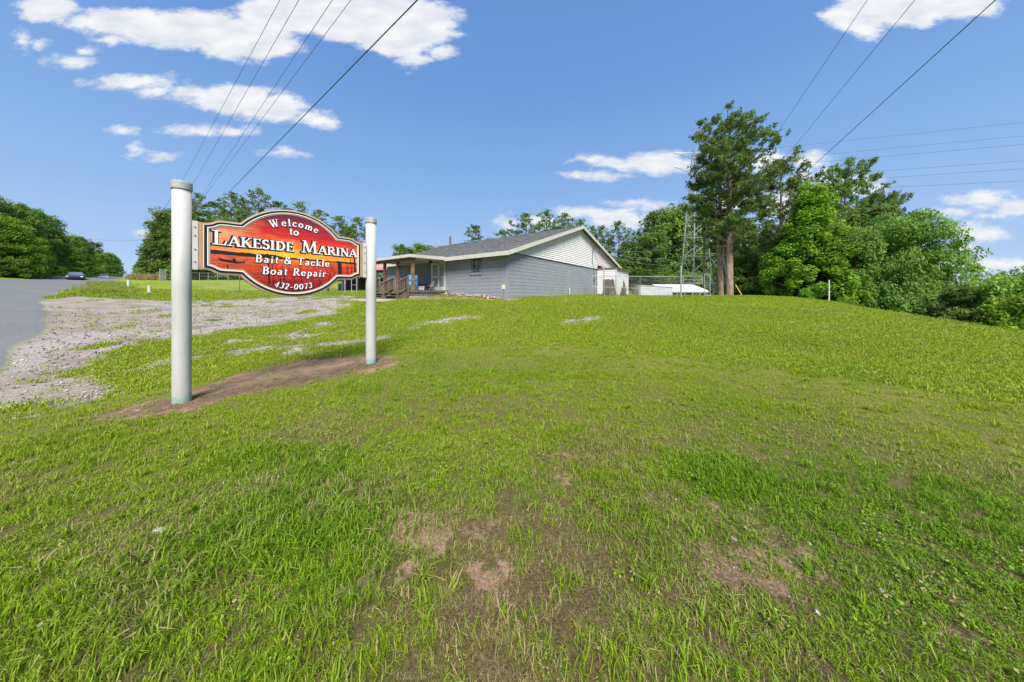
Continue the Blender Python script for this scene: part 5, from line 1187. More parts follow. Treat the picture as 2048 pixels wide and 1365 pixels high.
# ---------------------------------------------------------------- trees
rg = np.random.RandomState(11)
def leaf_mat(name, c1, c2, c3=None, trans=.35, sc=.25):
    m = bpy.data.materials.new(name); m.use_nodes = True; nt = m.node_tree; N = nt.nodes; L = nt.links; b = N['Principled BSDF']
    b.inputs['Roughness'].default_value = .6; b.inputs['Specular IOR Level'].default_value = .25
    a = N.new('ShaderNodeAttribute'); a.attribute_name = 'tone'
    oi = N.new('ShaderNodeObjectInfo')
    x = N.new('ShaderNodeMixRGB'); x.inputs[1].default_value = rgb(c1); x.inputs[2].default_value = rgb(c2); L.new(a.outputs['Fac'], x.inputs[0])
    hs = N.new('ShaderNodeHueSaturation'); L.new(x.outputs[0], hs.inputs['Color'])
    mr = N.new('ShaderNodeMapRange'); mr.inputs[3].default_value = .80; mr.inputs[4].default_value = 1.25; L.new(oi.outputs['Random'], mr.inputs[0]); L.new(mr.outputs[0], hs.inputs['Value'])
    mh = N.new('ShaderNodeMapRange'); mh.inputs[3].default_value = .485; mh.inputs[4].default_value = .515; L.new(oi.outputs['Random'], mh.inputs[0]); L.new(mh.outputs[0], hs.inputs['Hue'])
    L.new(hs.outputs[0], b.inputs['Base Color'])
    tr = N.new('ShaderNodeBsdfTranslucent'); hs2 = N.new('ShaderNodeHueSaturation'); hs2.inputs['Value'].default_value = 1.6; hs2.inputs['Hue'].default_value = .485; L.new(hs.outputs[0], hs2.inputs['Color']); L.new(hs2.outputs[0], tr.inputs[0])
    ms = N.new('ShaderNodeMixShader'); ms.inputs[0].default_value = trans; L.new(b.outputs[0], ms.inputs[1]); L.new(tr.outputs[0], ms.inputs[2]); L.new(ms.outputs[0], N['Material Output'].inputs[0])
    return m
LM_DARK = leaf_mat('dark_leaves', (.046,.105,.02), (.155,.26,.042))
LM_MID = leaf_mat('mid_leaves', (.055,.125,.02), (.185,.30,.045))
LM_BRIGHT = leaf_mat('bright_leaves', (.055,.14,.014), (.22,.38,.03), trans=.45)
LM_PINE = leaf_mat('pine_needles', (.042,.09,.022), (.175,.265,.055), trans=.35)
def cards(cen, nrm, size, asp=.55):
    """rhombic leaf faces: centre, normal and size arrays"""
    n = len(cen); nrm = nrm/np.maximum(np.linalg.norm(nrm, axis=1, keepdims=True), 1e-6)
    r = rg.normal(size=(n, 3)); u = np.cross(nrm, r); u /= np.maximum(np.linalg.norm(u, axis=1, keepdims=True), 1e-6); v = np.cross(nrm, u)
    s = size[:, None]
    V = np.stack([cen-u*s, cen-v*s*asp, cen+u*s, cen+v*s*asp], 1).reshape(-1, 3)
    return V, np.arange(4*n).reshape(-1, 4)
def leafmesh(name, V, Fc, tone, m, parent, loc=None):
    o = mesh_np(name, V, Fc, m, parent, loc); t = o.data.attributes.new('tone', 'FLOAT', 'POINT'); t.data.foreach_set('value', np.repeat(tone, 4).astype(np.float32)); return o
def limb(mb, p0, p1, r0, r1, lift=.3, n=5, seg=6):
    p0, p1 = Vector(p0), Vector(p1); d = p1-p0; pts = []
    for i in range(n):
        f = i/(n-1); p = p0.lerp(p1, f)+Vector((rnd.uniform(-1, 1), rnd.uniform(-1, 1), rnd.uniform(-.6, .6)))*d.length*.04*(0 if i in (0, n-1) else 1)
        p.z += lift*math.sin(PI*f)*d.length*.25; pts.append(p)
    mb.tube(pts, [r0+(r1-r0)*i/(n-1) for i in range(n)], seg, cap=False); return pts
def broadleaf(name, h, w_, base, nclump, nleaf, size, m, prof=None, seed=1, flat=1.0, skew=0, trunk_r=.25, label=None, bark=None, clr=None):
    """tree at the origin: trunk with limbs reaching leaf clumps spread through an uneven crown"""
    global rg, rnd
    rg = np.random.RandomState(seed); rnd = random.Random(seed)
    root = empty(name, (0, 0, 0), label, 'tree')
    prof = prof or (lambda t: math.sin(PI*min(1, (t*.86+.14)))**.55)
    C = []
    lob = [(rg.uniform(0, 2*PI), rg.uniform(0, 1), rg.uniform(.75, 1.15)) for _ in range(9)]
    while len(C) < nclump:
        t = rg.uniform(0, 1); a = rg.uniform(0, 2*PI); R = w_/2*prof(t)
        k = 1.0
        for la, lt, lk in lob:
            dd_ = math.cos(a-la); 
            if dd_ > .3 and abs(t-lt) < .3: k *= 1+(lk-1)*dd_
        q = R*k*math.sqrt(rg.uniform(.12, 1)); z = base+(h-base)*t
        if rg.uniform() > R/(w_/2)*1.2+.15: continue
        C.append((q*math.cos(a)+skew*t*w_, q*math.sin(a), z))
    C = np.array(C)
    rc = (clr or w_*.13)*rg.uniform(.55, 1.35, len(C))
    n = nclump*nleaf; ci = np.repeat(np.arange(nclump), nleaf)
    d = rg.normal(size=(n, 3)); d /= np.linalg.norm(d, axis=1, keepdims=True); rr_ = rg.uniform(.25, 1, n)**.5
    off = d*rr_[:, None]*rc[ci][:, None]; off[:, 2] *= .85*flat
    P = C[ci]+off; P[:, 2] = np.maximum(P[:, 2], .15)
    nr = d*.5+rg.normal(size=(n, 3))*.55+np.array([0, 0, .75])
    tone = np.clip(rg.uniform(0, 1, n)*.55+rg.uniform(0, .5, nclump)[ci]+.0, 0, 1)
    V, Fc = cards(P, nr, size*rg.uniform(.6, 1.3, n)); leafmesh('crown', V, Fc, tone, m, root)
    mb = MB(); bend = rnd.uniform(-.03, .03)*h
    tp = [(0,0,-.4), (bend*.3,0,h*.2), (bend,bend*.5,h*.5), (skew*w_*.6+bend,bend,h*.86)]
    mb.tube(tp, [trunk_r*1.25, trunk_r*.9, trunk_r*.6, trunk_r*.12], 10, cap=False)
    for i in rg.permutation(nclump)[:min(nclump, 34)]:
        c = C[i]; f = max(.12, min(.8, (c[2]/h)*.72-.06)); x = bend*min(1, f*2)+skew*w_*.6*max(0, f-.4); z = h*f
        limb(mb, (x, 0, z), tuple(c), trunk_r*.38*(1-f*.6), trunk_r*.05, lift=.25)
    mb.build('trunk', bark or BARK, root, smooth=True); return root
def pine(name, h, w_, base, nl, tufts, size, seed=1, trunk_r=.3, label=None, prof=None, m=None, lean=0, gap=.25, needles=14, tw=.09):
    """tall bare trunk, whorled upturned limbs, needle tufts towards their tips"""
    global rg, rnd
    rg = np.random.RandomState(seed); rnd = random.Random(seed)
    root = empty(name, (0, 0, 0), label, 'tree'); mb = MB(); T = []; Rr = []
    prof = prof or (lambda t: (1-t)**.55*min(1, (t*3+.45)))
    mb.tube([(0,0,-.5), (0,0,h*.02), (lean*.3,0,h*.3), (lean*.7,0,h*.65), (lean,0,h*.97)], [trunk_r*1.25, trunk_r, trunk_r*.85, trunk_r*.5, trunk_r*.06], 12, cap=False)
    a = rnd.uniform(0, 6)
    for i in range(nl):
        t = (i+rnd.uniform(0, .8))/nl; z = base+(h-base)*t*.96; a += 2.4+rnd.uniform(-.5, .5)
        if rnd.random() < gap*(1-t): L_ = w_/2*prof(t)*.5
        else: L_ = w_/2*prof(t)*rnd.uniform(.65, 1.15)
        rise = L_*(.18+.55*t)+rnd.uniform(-.1, .2)*L_; x0 = lean*z/h
        e = (x0+L_*math.cos(a), L_*math.sin(a), z+rise); pts = limb(mb, (x0, 0, z), e, trunk_r*.30*(1-t*.6), .02, lift=-.35, n=6, seg=5)
        nb = max(2, int(L_*2.4))
        for k in range(nb):
            f = rnd.uniform(.30, 1.0); j = min(4, int(f*5)); p = pts[j].lerp(pts[j+1], f*5-j) if j < 5 else pts[-1]
            b_ = a+rnd.choice([-1, 1])*rnd.uniform(.35, 1.1); l = L_*rnd.uniform(.10, .30)*(1.2-f*.6)+.25; q = p+Vector((l*math.cos(b_), l*math.sin(b_), l*rnd.uniform(.1, .8)))
            mb.tube([p, q], [.014, .007], 3, cap=False)
            for _ in range(tufts):
                g = rnd.uniform(.35, 1.1); T.append(tuple(p.lerp(q, g)+Vector((rnd.gauss(0, 1), rnd.gauss(0, 1), rnd.gauss(0, .6)))*size*.8)); Rr.append(size*rnd.uniform(.7, 1.3))
    for _ in range(int(tufts*6)): T.append((lean+rnd.gauss(0, .25), rnd.gauss(0, .25), h-rnd.uniform(0, .9))); Rr.append(size)
    T = np.array(T); Rr = np.array(Rr); n = len(T); d = rg.normal(size=(n, needles, 3)); d[:, :, 2] = d[:, :, 2]*.8+.35; d /= np.linalg.norm(d, axis=2, keepdims=True)
    s = rg.normal(size=(n, needles, 3)); s = np.cross(d, s); s /= np.linalg.norm(s, axis=2, keepdims=True); R3 = Rr[:, None, None]
    c = T[:, None, :]; V = np.stack([c+d*R3*.08, c+d*R3*.55+s*tw*R3*1.6, c+d*R3*1.05, c+d*R3*.55-s*tw*R3*1.6], 2).reshape(-1, 3)
    tone = np.clip(np.repeat(rg.uniform(0, 1, n)**1.2, needles)*.8+rg.uniform(0, .25, n*needles), 0, 1)
    leafmesh('crown', V, np.arange(len(V)).reshape(-1, 4), tone, m or LM_PINE, root); mb.build('trunk', PBARK, root, smooth=True); return root

def put(root, px, Y, top, label, grp=None, wide=None, z0=None, rot=None, proto_h=None, sink=.0, wpx=None, proto_w=None):
    x = at(px, Y); z = (ground(x, Y) if z0 is None else z0)-sink; h = zat(top, Y)-z; s = h/proto_h
    root.location = (x, Y, z); sx = s*(wide or 1)
    if wpx: sx = wpx/F*Y/proto_w
    root.scale = (sx, sx, s); root.rotation_euler = (0, 0, rnd.uniform(0, 6.3) if rot is None else rot); root['label'] = label
    if grp: root['group'] = grp
    return root
USED = set()
def use(pr):
    if pr.name in USED: return copy_tree(pr)
    USED.add(pr.name); return pr
# prototypes
B1 = broadleaf('broadleaf_tree', 14, 10, 1.5, 130, 150, .20, LM_MID, seed=21)
B2 = broadleaf('broadleaf_tree', 14, 9, .8, 120, 150, .20, LM_DARK, seed=22, prof=lambda t: (1-t*.75)**.6)
B3 = broadleaf('broadleaf_tree', 12, 9, .4, 110, 130, .19, LM_BRIGHT, seed=23, prof=lambda t: (1-t*.8)**.5)
P1 = pine('pine_tree', 20, 8, 10, 34, 2, .40, seed=31, needles=12, tw=.12)
P2 = pine('pine_tree', 20, 9, 6, 44, 2, .40, seed=32, needles=12, tw=.12)
P3 = pine('pine_tree', 20, 7, 12, 26, 3, .40, seed=33, needles=12, tw=.12)
BU = broadleaf('bush', 4, 5, .1, 60, 120, .13, LM_MID, seed=41, prof=lambda t: (1-t*.7)**.6, trunk_r=.1)
BU2 = broadleaf('bush', 4, 5, .1, 60, 120, .13, LM_BRIGHT, seed=42, prof=lambda t: (1-t*.7)**.6, trunk_r=.1)
BU['category'] = BU2['category'] = 'bush'
PH = {B1.name: (14, 10), B2.name: (14, 9), B3.name: (12, 9), P1.name: (20, 8), P2.name: (20, 9), P3.name: (20, 7), BU.name: (4, 5), BU2.name: (4, 5)}
def T(pr, px, Y, top, label, wpx=None, wide=None, grp=None, **k):
    hh, ww = PH[pr.name]; return put(use(pr), px, Y, top, label, grp, wide=wide, proto_h=hh, wpx=wpx, proto_w=ww, **k)

# hero pine and its companions at the right edge of the lawn
hp = pine('pine_tree', 19, 12.4, 5.6, 84, 6, .27, seed=57, trunk_r=.36, needles=14, tw=.10, gap=.15, prof=lambda t: ((1.02-t)**.33)*min(1, .5+t*1.2)*.86)
PH[hp.name] = (19, 12.4); T(hp, 1459, 30.5, 246, 'tallest pine with a thick bare trunk at the lawn edge beside the lattice tower', wide=1.0, rot=.4)
h2 = pine('pine_tree', 17, 6.5, 9.0, 34, 5, .30, seed=52, trunk_r=.36, needles=12, tw=.10); PH[h2.name] = (17, 6.5)
T(h2, 1440, 32.5, 300, 'reddish-trunked pine close behind the left side of the tallest pine', wide=1.0)
h3 = pine('pine_tree', 14, 9, 3.0, 50, 5, .30, seed=53, trunk_r=.24, needles=13, tw=.10); PH[h3.name] = (14, 9)
T(h3, 1562, 33, 326, 'leaning-limbed pine between the tallest pine and the bright green tree', wide=.9)
T(P2, 1600, 37, 352, 'pine half hidden behind the left shoulder of the bright sweetgum', wpx=110)
sg_ = broadleaf('sweetgum_tree', 11.5, 7.0, .5, 250, 210, .115, LM_BRIGHT, seed=61, prof=lambda t: (1-t)**.38*(.62+.38*min(1, (1-t)*1.6)), trunk_r=.22, clr=.62, flat=1.1); PH[sg_.name] = (11.5, 7.0)
T(sg_, 1622, 27.5, 362, 'bright yellow-green sweetgum, the freshest green tree right of the pines', wpx=165, sink=.3)
hk = broadleaf('spreading_tree', 9, 15, 1.2, 300, 170, .13, LM_MID, seed=63, prof=lambda t: (1-t*.92)**.5, flat=.45, trunk_r=.35, clr=1.15); PH[hk.name] = (9, 15)
T(hk, 1798, 25.5, 434, 'wide spreading tree with layered branches above the right slope', wpx=230, sink=.3, rot=.8)
T(hp, 1690, 35, 341, 'dark pine rising behind the bright sweetgum', wpx=170, rot=2.2)
T(hp, 1762, 35, 398, 'dark pine behind the left side of the spreading tree', wpx=130, rot=4.0)
T(B2, 1735, 31, 430, 'dark leafy tree between the sweetgum and the spreading tree', wpx=190)
T(B1, 1715, 26, 455, 'yellowish-green sapling crown just right of the sweetgum', wpx=90)
T(B2, 1560, 36, 470, 'dark broadleaf tree low behind the pine trunks on the right', wpx=150)
T(B1, 1500, 40, 500, 'broadleaf tree directly behind the yellow guy guard', wpx=130)
T(B1, 1590, 31, 450, 'broadleaf tree pressed against the left of the sweetgum', wpx=120)
T(B2, 1660, 33, 480, 'shadowy broadleaf tree behind the thin white pole', wpx=140)
T(B2, 1865, 30, 540, 'dark tree behind the lower right of the spreading tree', wpx=90)
cd = pine('cedar_tree', 4.5, 4.0, .2, 60, 5, .26, seed=71, trunk_r=.12, needles=12, tw=.12, prof=lambda t: (1-t)**.8, gap=0); PH[cd.name] = (4.5, 4.0)
T(cd, 1915, 20.5, 578, 'dark conical cedar at the foot of the right slope', wpx=110, z0=-1.6)
T(BU2, 1975, 20, 566, 'pale green bush right of the dark cedar', wpx=120, z0=-1.9); T(BU, 2030, 18.5, 560, 'green bush cut by the right edge of the photo', wpx=130, z0=-2.1); T(BU, 1870, 23, 590, 'low green bush left of the dark cedar', wpx=110, z0=-1.4)
T(BU2, 1795, 25, 590, 'bush under the spreading tree, left of the gap', wpx=100, z0=-.8); T(BU2, 2010, 17.5, 600, 'bright bush low at the right edge below the other bushes', wpx=110, z0=-2.4); T(BU, 1950, 18.5, 618, 'low bush in front of the cedar on the slope', wpx=90, z0=-1.8)
T(BU, 1740, 27, 575, 'undergrowth bush right of the white pole', wpx=110, z0=-.3); T(BU, 1695, 28.5, 565, 'undergrowth bush behind the white pole', wpx=110, z0=0); T(BU, 1545, 31, 560, 'dark bush between pine trunk and sweetgum', wpx=120, z0=.6); T(BU, 1500, 33, 555, 'dark bush right behind the yellow guy guard', wpx=120, z0=.8); T(BU, 1598, 29.5, 560, 'bush at the sweetgum foot', wpx=90, z0=.4)
T(B1, 2045, 60, 548, 'distant tree at the right edge above the bushes', wpx=80); T(B2, 1990, 75, 566, 'distant dark tree above the pale bush', wpx=70); T(P1, 2006, 90, 545, 'distant small pine silhouette near the right edge', wpx=40); T(B1, 1930, 80, 572, 'distant tree above the cedar', wpx=70); T(B2, 2110, 40, 545, 'tree just beyond the right edge of the photo', wpx=150)
# middle: behind tower, fence and store
for pr, px, Y, top, wp, lb in [(B1,1385,62,402,110,'lacy broadleaf tree left of the tower top'),(B1,1335,62,418,120,'light broadleaf tree left of the lattice tower'),(P3,1310,60,425,70,'slim pine behind the trees left of the tower'),(B2,1300,56,470,80,'dark broadleaf tree above the white trailer'),
    (B1,1352,60,478,90,'rounded green tree behind the white trailer and rack'),(B2,1410,60,470,130,'dense tree directly behind the transformer pole'),(B1,1440,62,430,110,'broadleaf tree behind the twin pine trunks'),(B2,1480,56,460,110,'dark broadleaf tree right behind the tallest pine'),
    (P2,1238,60,443,75,'pine above the lean-to shed'),(P2,1205,64,452,70,'pine behind the right slope of the gable'),(B2,1262,58,490,70,'dark broadleaf tree right of the shed pines'),(P1,1185,66,455,60,'pine just behind the gable peak, right side'),(P1,1130,66,428,75,'pine rising above the gable peak'),(P1,1093,68,424,70,'pine rising over the ridge left of the peak'),(P1,1052,66,428,75,'round-topped pine above the middle of the roof'),
    (P3,950,66,452,55,'lone thin pine over the left part of the roof'),(P3,1003,80,462,40,'small distant pine top over the ridge'),(P2,1160,72,440,70,'pine hidden mostly behind the gable peak'),(B1,845,62,490,75,'light green tree top above the porch end of the roof'),(B1,880,64,496,70,'light green tree top right of its neighbour above the porch'),(B2,803,60,493,45,'small dark tree top left of the porch roof'),
    (B2,1275,48,540,70,'low dark thicket tree behind the fence middle'),(B2,1225,55,520,80,'low dark tree behind the shed'),
    (P2,375,72,392,75,'pine crown just right of the big sign post'),(P2,398,78,388,60,'second pine crown right of the big sign post'),(P3,430,80,405,65,'thin pine above the board left wing'),(P2,462,78,385,75,'tall pine above the left shoulder of the board'),(P1,487,84,398,60,'pine between the two tall pines above the board'),(P2,517,78,378,80,'tallest pine crown above the board'),(P3,555,88,404,50,'small pine left of the board arch'),(P1,600,88,406,60,'pine just over the board arch'),(P3,580,94,418,40,'tiny pine top peeping over the arch'),(P1,637,84,421,60,'pine right of the board arch'),
    (P1,678,80,434,65,'pine above the right wing of the board'),(P1,713,78,436,60,'pine left of the right sign post'),(P3,695,92,455,45,'faint pine between two crowns by the right post'),(B2,400,74,440,90,'leafy tree low behind the board left wing'),(B1,470,76,440,100,'leafy tree low behind the board'),(B2,545,78,450,100,'leafy tree hidden behind the board middle'),(B2,620,80,470,100,'leafy tree hidden behind the board right'),(B1,690,78,490,80,'pale leafy tree below the pines by the right post'),
    (B2,345,74,430,90,'dark tree just left of the big sign post'),(B2,330,92,440,70,'dark tree by the roadside poles'),(B2,318,120,470,50,'smaller tree beyond the roadside poles'),(B2,303,160,500,40,'distant tree along the right of the road'),(B1,290,210,522,30,'far tree along the right of the road'),(P2,338,84,418,60,'pine top just left of the big sign post')]:
    T(pr, px, Y, top, lb, wpx=wp*1.15)
# thicket fill behind the fence field
for i, px in enumerate(range(365, 745, 42)): T(BU, px, 68+rnd.uniform(-2, 2), 528+rnd.uniform(-6, 6), 'dark understorey bush at the far side of the fenced field', wpx=85, grp='understorey bushes beyond the fenced field')
for i, px in enumerate(range(1270, 1460, 32)): T(BU, px, 50+rnd.uniform(-1.5, 1.5), 548+rnd.uniform(-8, 8), 'dark understorey bush behind the right fence and tower', wpx=85, grp='understorey bushes behind the right fence')
# left forest across the road
FL = [(B2,-40,52,395,120),(B1,18,56,402,90),(B2,45,60,412,80),(B2,75,66,436,75),(P2,88,70,444,50),(B2,105,76,446,60),(P2,122,80,450,55),(B1,140,86,470,55),(B2,158,94,484,50),(B1,172,104,492,45),(B2,186,116,492,42),(B1,198,128,500,38),(B2,210,142,506,34),(B1,220,156,512,30),(B2,228,172,516,26),(B1,234,190,524,22),(B2,60,58,470,80),(B1,-10,48,440,90)]
nm = ['leftmost','second','third','fourth','fifth','sixth','seventh','eighth','ninth','tenth','eleventh','twelfth','thirteenth','fourteenth','fifteenth','sixteenth (furthest)']
for i, (pr, px, Y, top, wp) in enumerate(FL):
    kind = 'pine' if pr is P2 else 'dark broadleaf tree' if pr is B2 else 'mid-green broadleaf tree'
    lb = f'{kind} in the wood across the road, {nm[i]} along the skyline' if i < 16 else ('dark broadleaf tree in front of the skyline wood across the road' if i == 16 else 'large tree cut by the left edge across the road')
    T(pr, px, Y, top+[-7, 9, 2, -9, 6][i % 5]*min(1, 50/Y+.3), lb, wpx=wp*.9)
for pr, px, Y, top, wp, lb in [(B3,10,47,440,85,'bright green roadside tree at the left edge'),(B3,38,49,455,70,'bright green roadside tree, second from the left edge'),(B3,68,54,480,60,'bright green roadside tree, third from the left edge'),(BU2,68,49,508,45,'rounded light green bush by the far roadside'),(B2,100,62,480,60,'dark tree low in the wood near the mailbox'),(B3,140,78,498,50,'light green tree right above the nearer car'),(B2,120,70,490,50,'dark tree behind the mailbox'),(BU,20,46,520,60,'dark low bush at the left edge bank'),(BU2,165,90,540,40,'low bushy growth behind the nearer car'),(BU2,110,60,535,40,'low light bush at the wood edge'),
      (B3,165,88,505,45,'lit green tree between the two cars'),(B3,195,112,510,38,'lit green tree above the far car'),(BU,190,104,540,40,'dark low bush by the far car'),(BU,215,130,540,34,'dark low bush beyond the far car'),(BU2,-25,45,515,70,'bushy growth just outside the left edge')]:
    T(pr, px, Y, top, lb, wpx=wp*.95)
# trees walking off frame either side so the wood does not stop at the edge
for i, (px, Y, top) in enumerate([(-120,44,380),(-220,38,360),(-330,34,350),(-460,30,330)]): T([B1,B2][i % 2], px, Y, top, 'tree of the roadside wood outside the left edge', wpx=150, grp='trees beyond the left edge')
# far shore: a wood that reads as one mass
def far_wood():
    n = 700; a = np.radians(rg.uniform(10, 75, n)); r = 640+rg.uniform(0, 70, n); X = r*np.sin(a); Y = r*np.cos(a); z = gzv(X, Y); per = 60
    c = np.repeat(np.stack([X, Y, z], 1), per, 0); d = rg.normal(size=(n*per, 3)); d /= np.linalg.norm(d, axis=1, keepdims=True); sc_ = np.repeat(rg.uniform(6, 10, n), per)
    P = c+d*sc_[:, None]*np.array([.9, .9, .95])+np.array([0, 0, 9]); V, Fc = cards(P, d+np.array([0, 0, .6]), np.full(len(P), 1.5)); o = leafmesh('far_shore_wood', V, Fc, rg.uniform(0, 1, len(P)), LM_MID, None, loc=(300, 500, 0)); tag(o, 'hazy wooded far shore of the lake beyond the right-hand trees', 'woodland', kind='stuff')
far_wood()

# ---------------------------------------------------------------- grass
def blade_set(nb, rad, h0, h1, w0, seed, lean=.5, kind='blade', flat_=0):
    g = np.random.RandomState(seed); V = []; Fc = []; tone = []
    for i in range(nb):
        a = g.uniform(0, 2*PI); r = rad*math.sqrt(g.uniform()); x, y = r*math.cos(a), r*math.sin(a); b = len(V)
        if kind == 'blade':
            h = g.uniform(h0, h1); w_ = w0*g.uniform(.7, 1.4); d = g.uniform(0, 2*PI); l = h*g.uniform(.35, lean); dx, dy = math.cos(d)*l, math.sin(d)*l
            th = d+PI/2+g.uniform(-.6, .6); sx, sy = math.cos(th)*w_/2, math.sin(th)*w_/2
            V += [(x-sx, y-sy, -.01), (x+sx, y+sy, -.01), (x+dx*.4+sx*.8, y+dy*.4+sy*.8, h*.58), (x+dx*.4-sx*.8, y+dy*.4-sy*.8, h*.58), (x+dx, y+dy, h*(1-.35*l/h))]
            Fc += [(b, b+1, b+2, b+3), (b+3, b+2, b+4)]; tone += [g.uniform()]*5
        else:
            h = g.uniform(h0, h1); q = w0*g.uniform(.7, 1.3); tx, ty = g.uniform(-.6, .6, 2)
            ring_ = [(x+q*math.cos(2*PI*k/6), y+q*math.sin(2*PI*k/6)) for k in range(6)]
            V += [(u, v, h+(u-x)*tx+(v-y)*ty) for u, v in ring_]; Fc += [tuple(b+k for k in range(6))]; tone += [g.uniform()]*6
    return V, Fc, tone
def grass_mat():
    m = bpy.data.materials.new('grass_blades'); m.use_nodes = True; nt = m.node_tree; N = nt.nodes; L = nt.links; b = N['Principled BSDF']; b.inputs['Roughness'].default_value = .55; b.inputs['Specular IOR Level'].default_value = .25
    def att(n_, ty='GEOMETRY'): a = N.new('ShaderNodeAttribute'); a.attribute_name = n_; a.attribute_type = ty; return a.outputs['Fac']
    def mix(f, a, c):
        n = N.new('ShaderNodeMixRGB')
        for i, v in ((0, f), (1, a), (2, c)):
            if isinstance(v, tuple): n.inputs[i].default_value = rgb(v)
            else: L.new(v, n.inputs[i])
        return n.outputs[0]
    def rng(v, lo, hi, a=0, c=1):
        n = N.new('ShaderNodeMapRange'); n.inputs[1].default_value = lo; n.inputs[2].default_value = hi; n.inputs[3].default_value = a; n.inputs[4].default_value = c; L.new(v, n.inputs[0]); return n.outputs[0]
    tone = att('tone'); dry = att('dry', 'INSTANCER'); yel = att('yel', 'INSTANCER')
    green = mix(tone, (.07,.152,.006), (.225,.375,.018)); yg = mix(tone, (.16,.228,.005), (.355,.458,.020))
    c = mix(yel, green, yg)
    a = N.new('ShaderNodeMath'); a.operation = 'MULTIPLY_ADD'; a.inputs[1].default_value = 1.0; L.new(tone, a.inputs[0]); L.new(dry, a.inputs[2])
    c = mix(rng(a.outputs[0], .98, 1.06), c, mix(tone, (.24,.19,.075), (.42,.34,.16)))
    L.new(c, b.inputs['Base Color'])
    tr = N.new('ShaderNodeBsdfTranslucent'); L.new(c, tr.inputs[0]); ms = N.new('ShaderNodeMixShader'); ms.inputs[0].default_value = .35
    L.new(b.outputs[0], ms.inputs[1]); L.new(tr.outputs[0], ms.inputs[2]); L.new(ms.outputs[0], N['Material Output'].inputs[0]); return m
def scatter(name, protos, X, Y, Z, pid, scl, dry, yel, m, label, rough_tilt=.15, cat=None, seed=5):
    """one object: the prototype tufts and the points they stand on; a node tree puts a tuft on every point"""
    g = np.random.RandomState(seed); V = []; E = []; Fs = []; pidv = []; tn = []
    for k, (v, f, t) in enumerate(protos):
        b = len(V); V += v; Fs += [tuple(b+i for i in q) for q in f]; pidv += [k]*len(v); tn += list(t)
    n0 = len(V); ox, oy, oz = float(X.mean()), float(Y.mean()), 0.0
    allv = np.concatenate([np.array(V), np.stack([X-ox, Y-oy, Z-oz], 1)])
    me = bpy.data.meshes.new(name); me.from_pydata(allv.tolist(), [], Fs); me.materials.append(m)
    n = len(X)
    def attr(nm_, ty, a, key='value'): t = me.attributes.new(nm_, ty, 'POINT'); t.data.foreach_set(key, a)
    attr('pid', 'INT', np.concatenate([pidv, pid+100]).astype(np.int32)); attr('tone', 'FLOAT', np.concatenate([tn, np.zeros(n)]).astype(np.float32))
    attr('scl', 'FLOAT', np.concatenate([np.ones(n0), scl]).astype(np.float32)); attr('dry', 'FLOAT', np.concatenate([np.zeros(n0), dry]).astype(np.float32)); attr('yel', 'FLOAT', np.concatenate([np.zeros(n0), yel]).astype(np.float32))
    rot = np.stack([g.normal(0, rough_tilt, n), g.normal(0, rough_tilt, n), g.uniform(0, 2*PI, n)], 1)
    attr('rot', 'FLOAT_VECTOR', np.concatenate([np.zeros((n0, 3)), rot]).astype(np.float32).ravel(), 'vector')
    o = bpy.data.objects.new(name, me); COL.objects.link(o); o.location = (ox, oy, oz); tag(o, label, cat, kind='stuff')
    ng = bpy.data.node_groups.new(name+'_scatter', 'GeometryNodeTree'); ng.interface.new_socket('Geometry', in_out='INPUT', socket_type='NodeSocketGeometry'); ng.interface.new_socket('Geometry', in_out='OUTPUT', socket_type='NodeSocketGeometry')
    N = ng.nodes; L = ng.links; gi = N.new('NodeGroupInput'); go = N.new('NodeGroupOutput')
    def named(nm_, ty): a = N.new('GeometryNodeInputNamedAttribute'); a.data_type = ty; a.inputs[0].default_value = nm_; return a.outputs[0]
    pidn = named('pid', 'INT'); scn = named('scl', 'FLOAT'); rtn = named('rot', 'FLOAT_VECTOR'); jn = N.new('GeometryNodeJoinGeometry')
    def sep(k):
        c = N.new('FunctionNodeCompare'); c.data_type = 'INT'; c.operation = 'EQUAL'; L.new(pidn, c.inputs[2]); c.inputs[3].default_value = k
        s = N.new('GeometryNodeSeparateGeometry'); s.domain = 'POINT'; L.new(gi.outputs[0], s.inputs[0]); L.new(c.outputs[0], s.inputs[1]); return s.outputs[0]
    for k in range(len(protos)):
        ip = N.new('GeometryNodeInstanceOnPoints'); L.new(sep(100+k), ip.inputs['Points']); L.new(sep(k), ip.inputs['Instance']); L.new(rtn, ip.inputs['Rotation']); L.new(scn, ip.inputs['Scale']); L.new(ip.outputs[0], jn.inputs[0])
    L.new(jn.outputs[0], go.inputs[0]); md = o.modifiers.new('scatter', 'NODES'); md.node_group = ng; return o
def ring_pts(g, r0, r1, dens, a0=-72, a1=72):
    ar = math.radians(a1-a0)/2*(r1*r1-r0*r0); n = int(ar*dens); r = np.sqrt(g.uniform(r0*r0, r1*r1, n)); a = np.radians(g.uniform(a0, a1, n)); return r*np.sin(a), r*np.cos(a), r
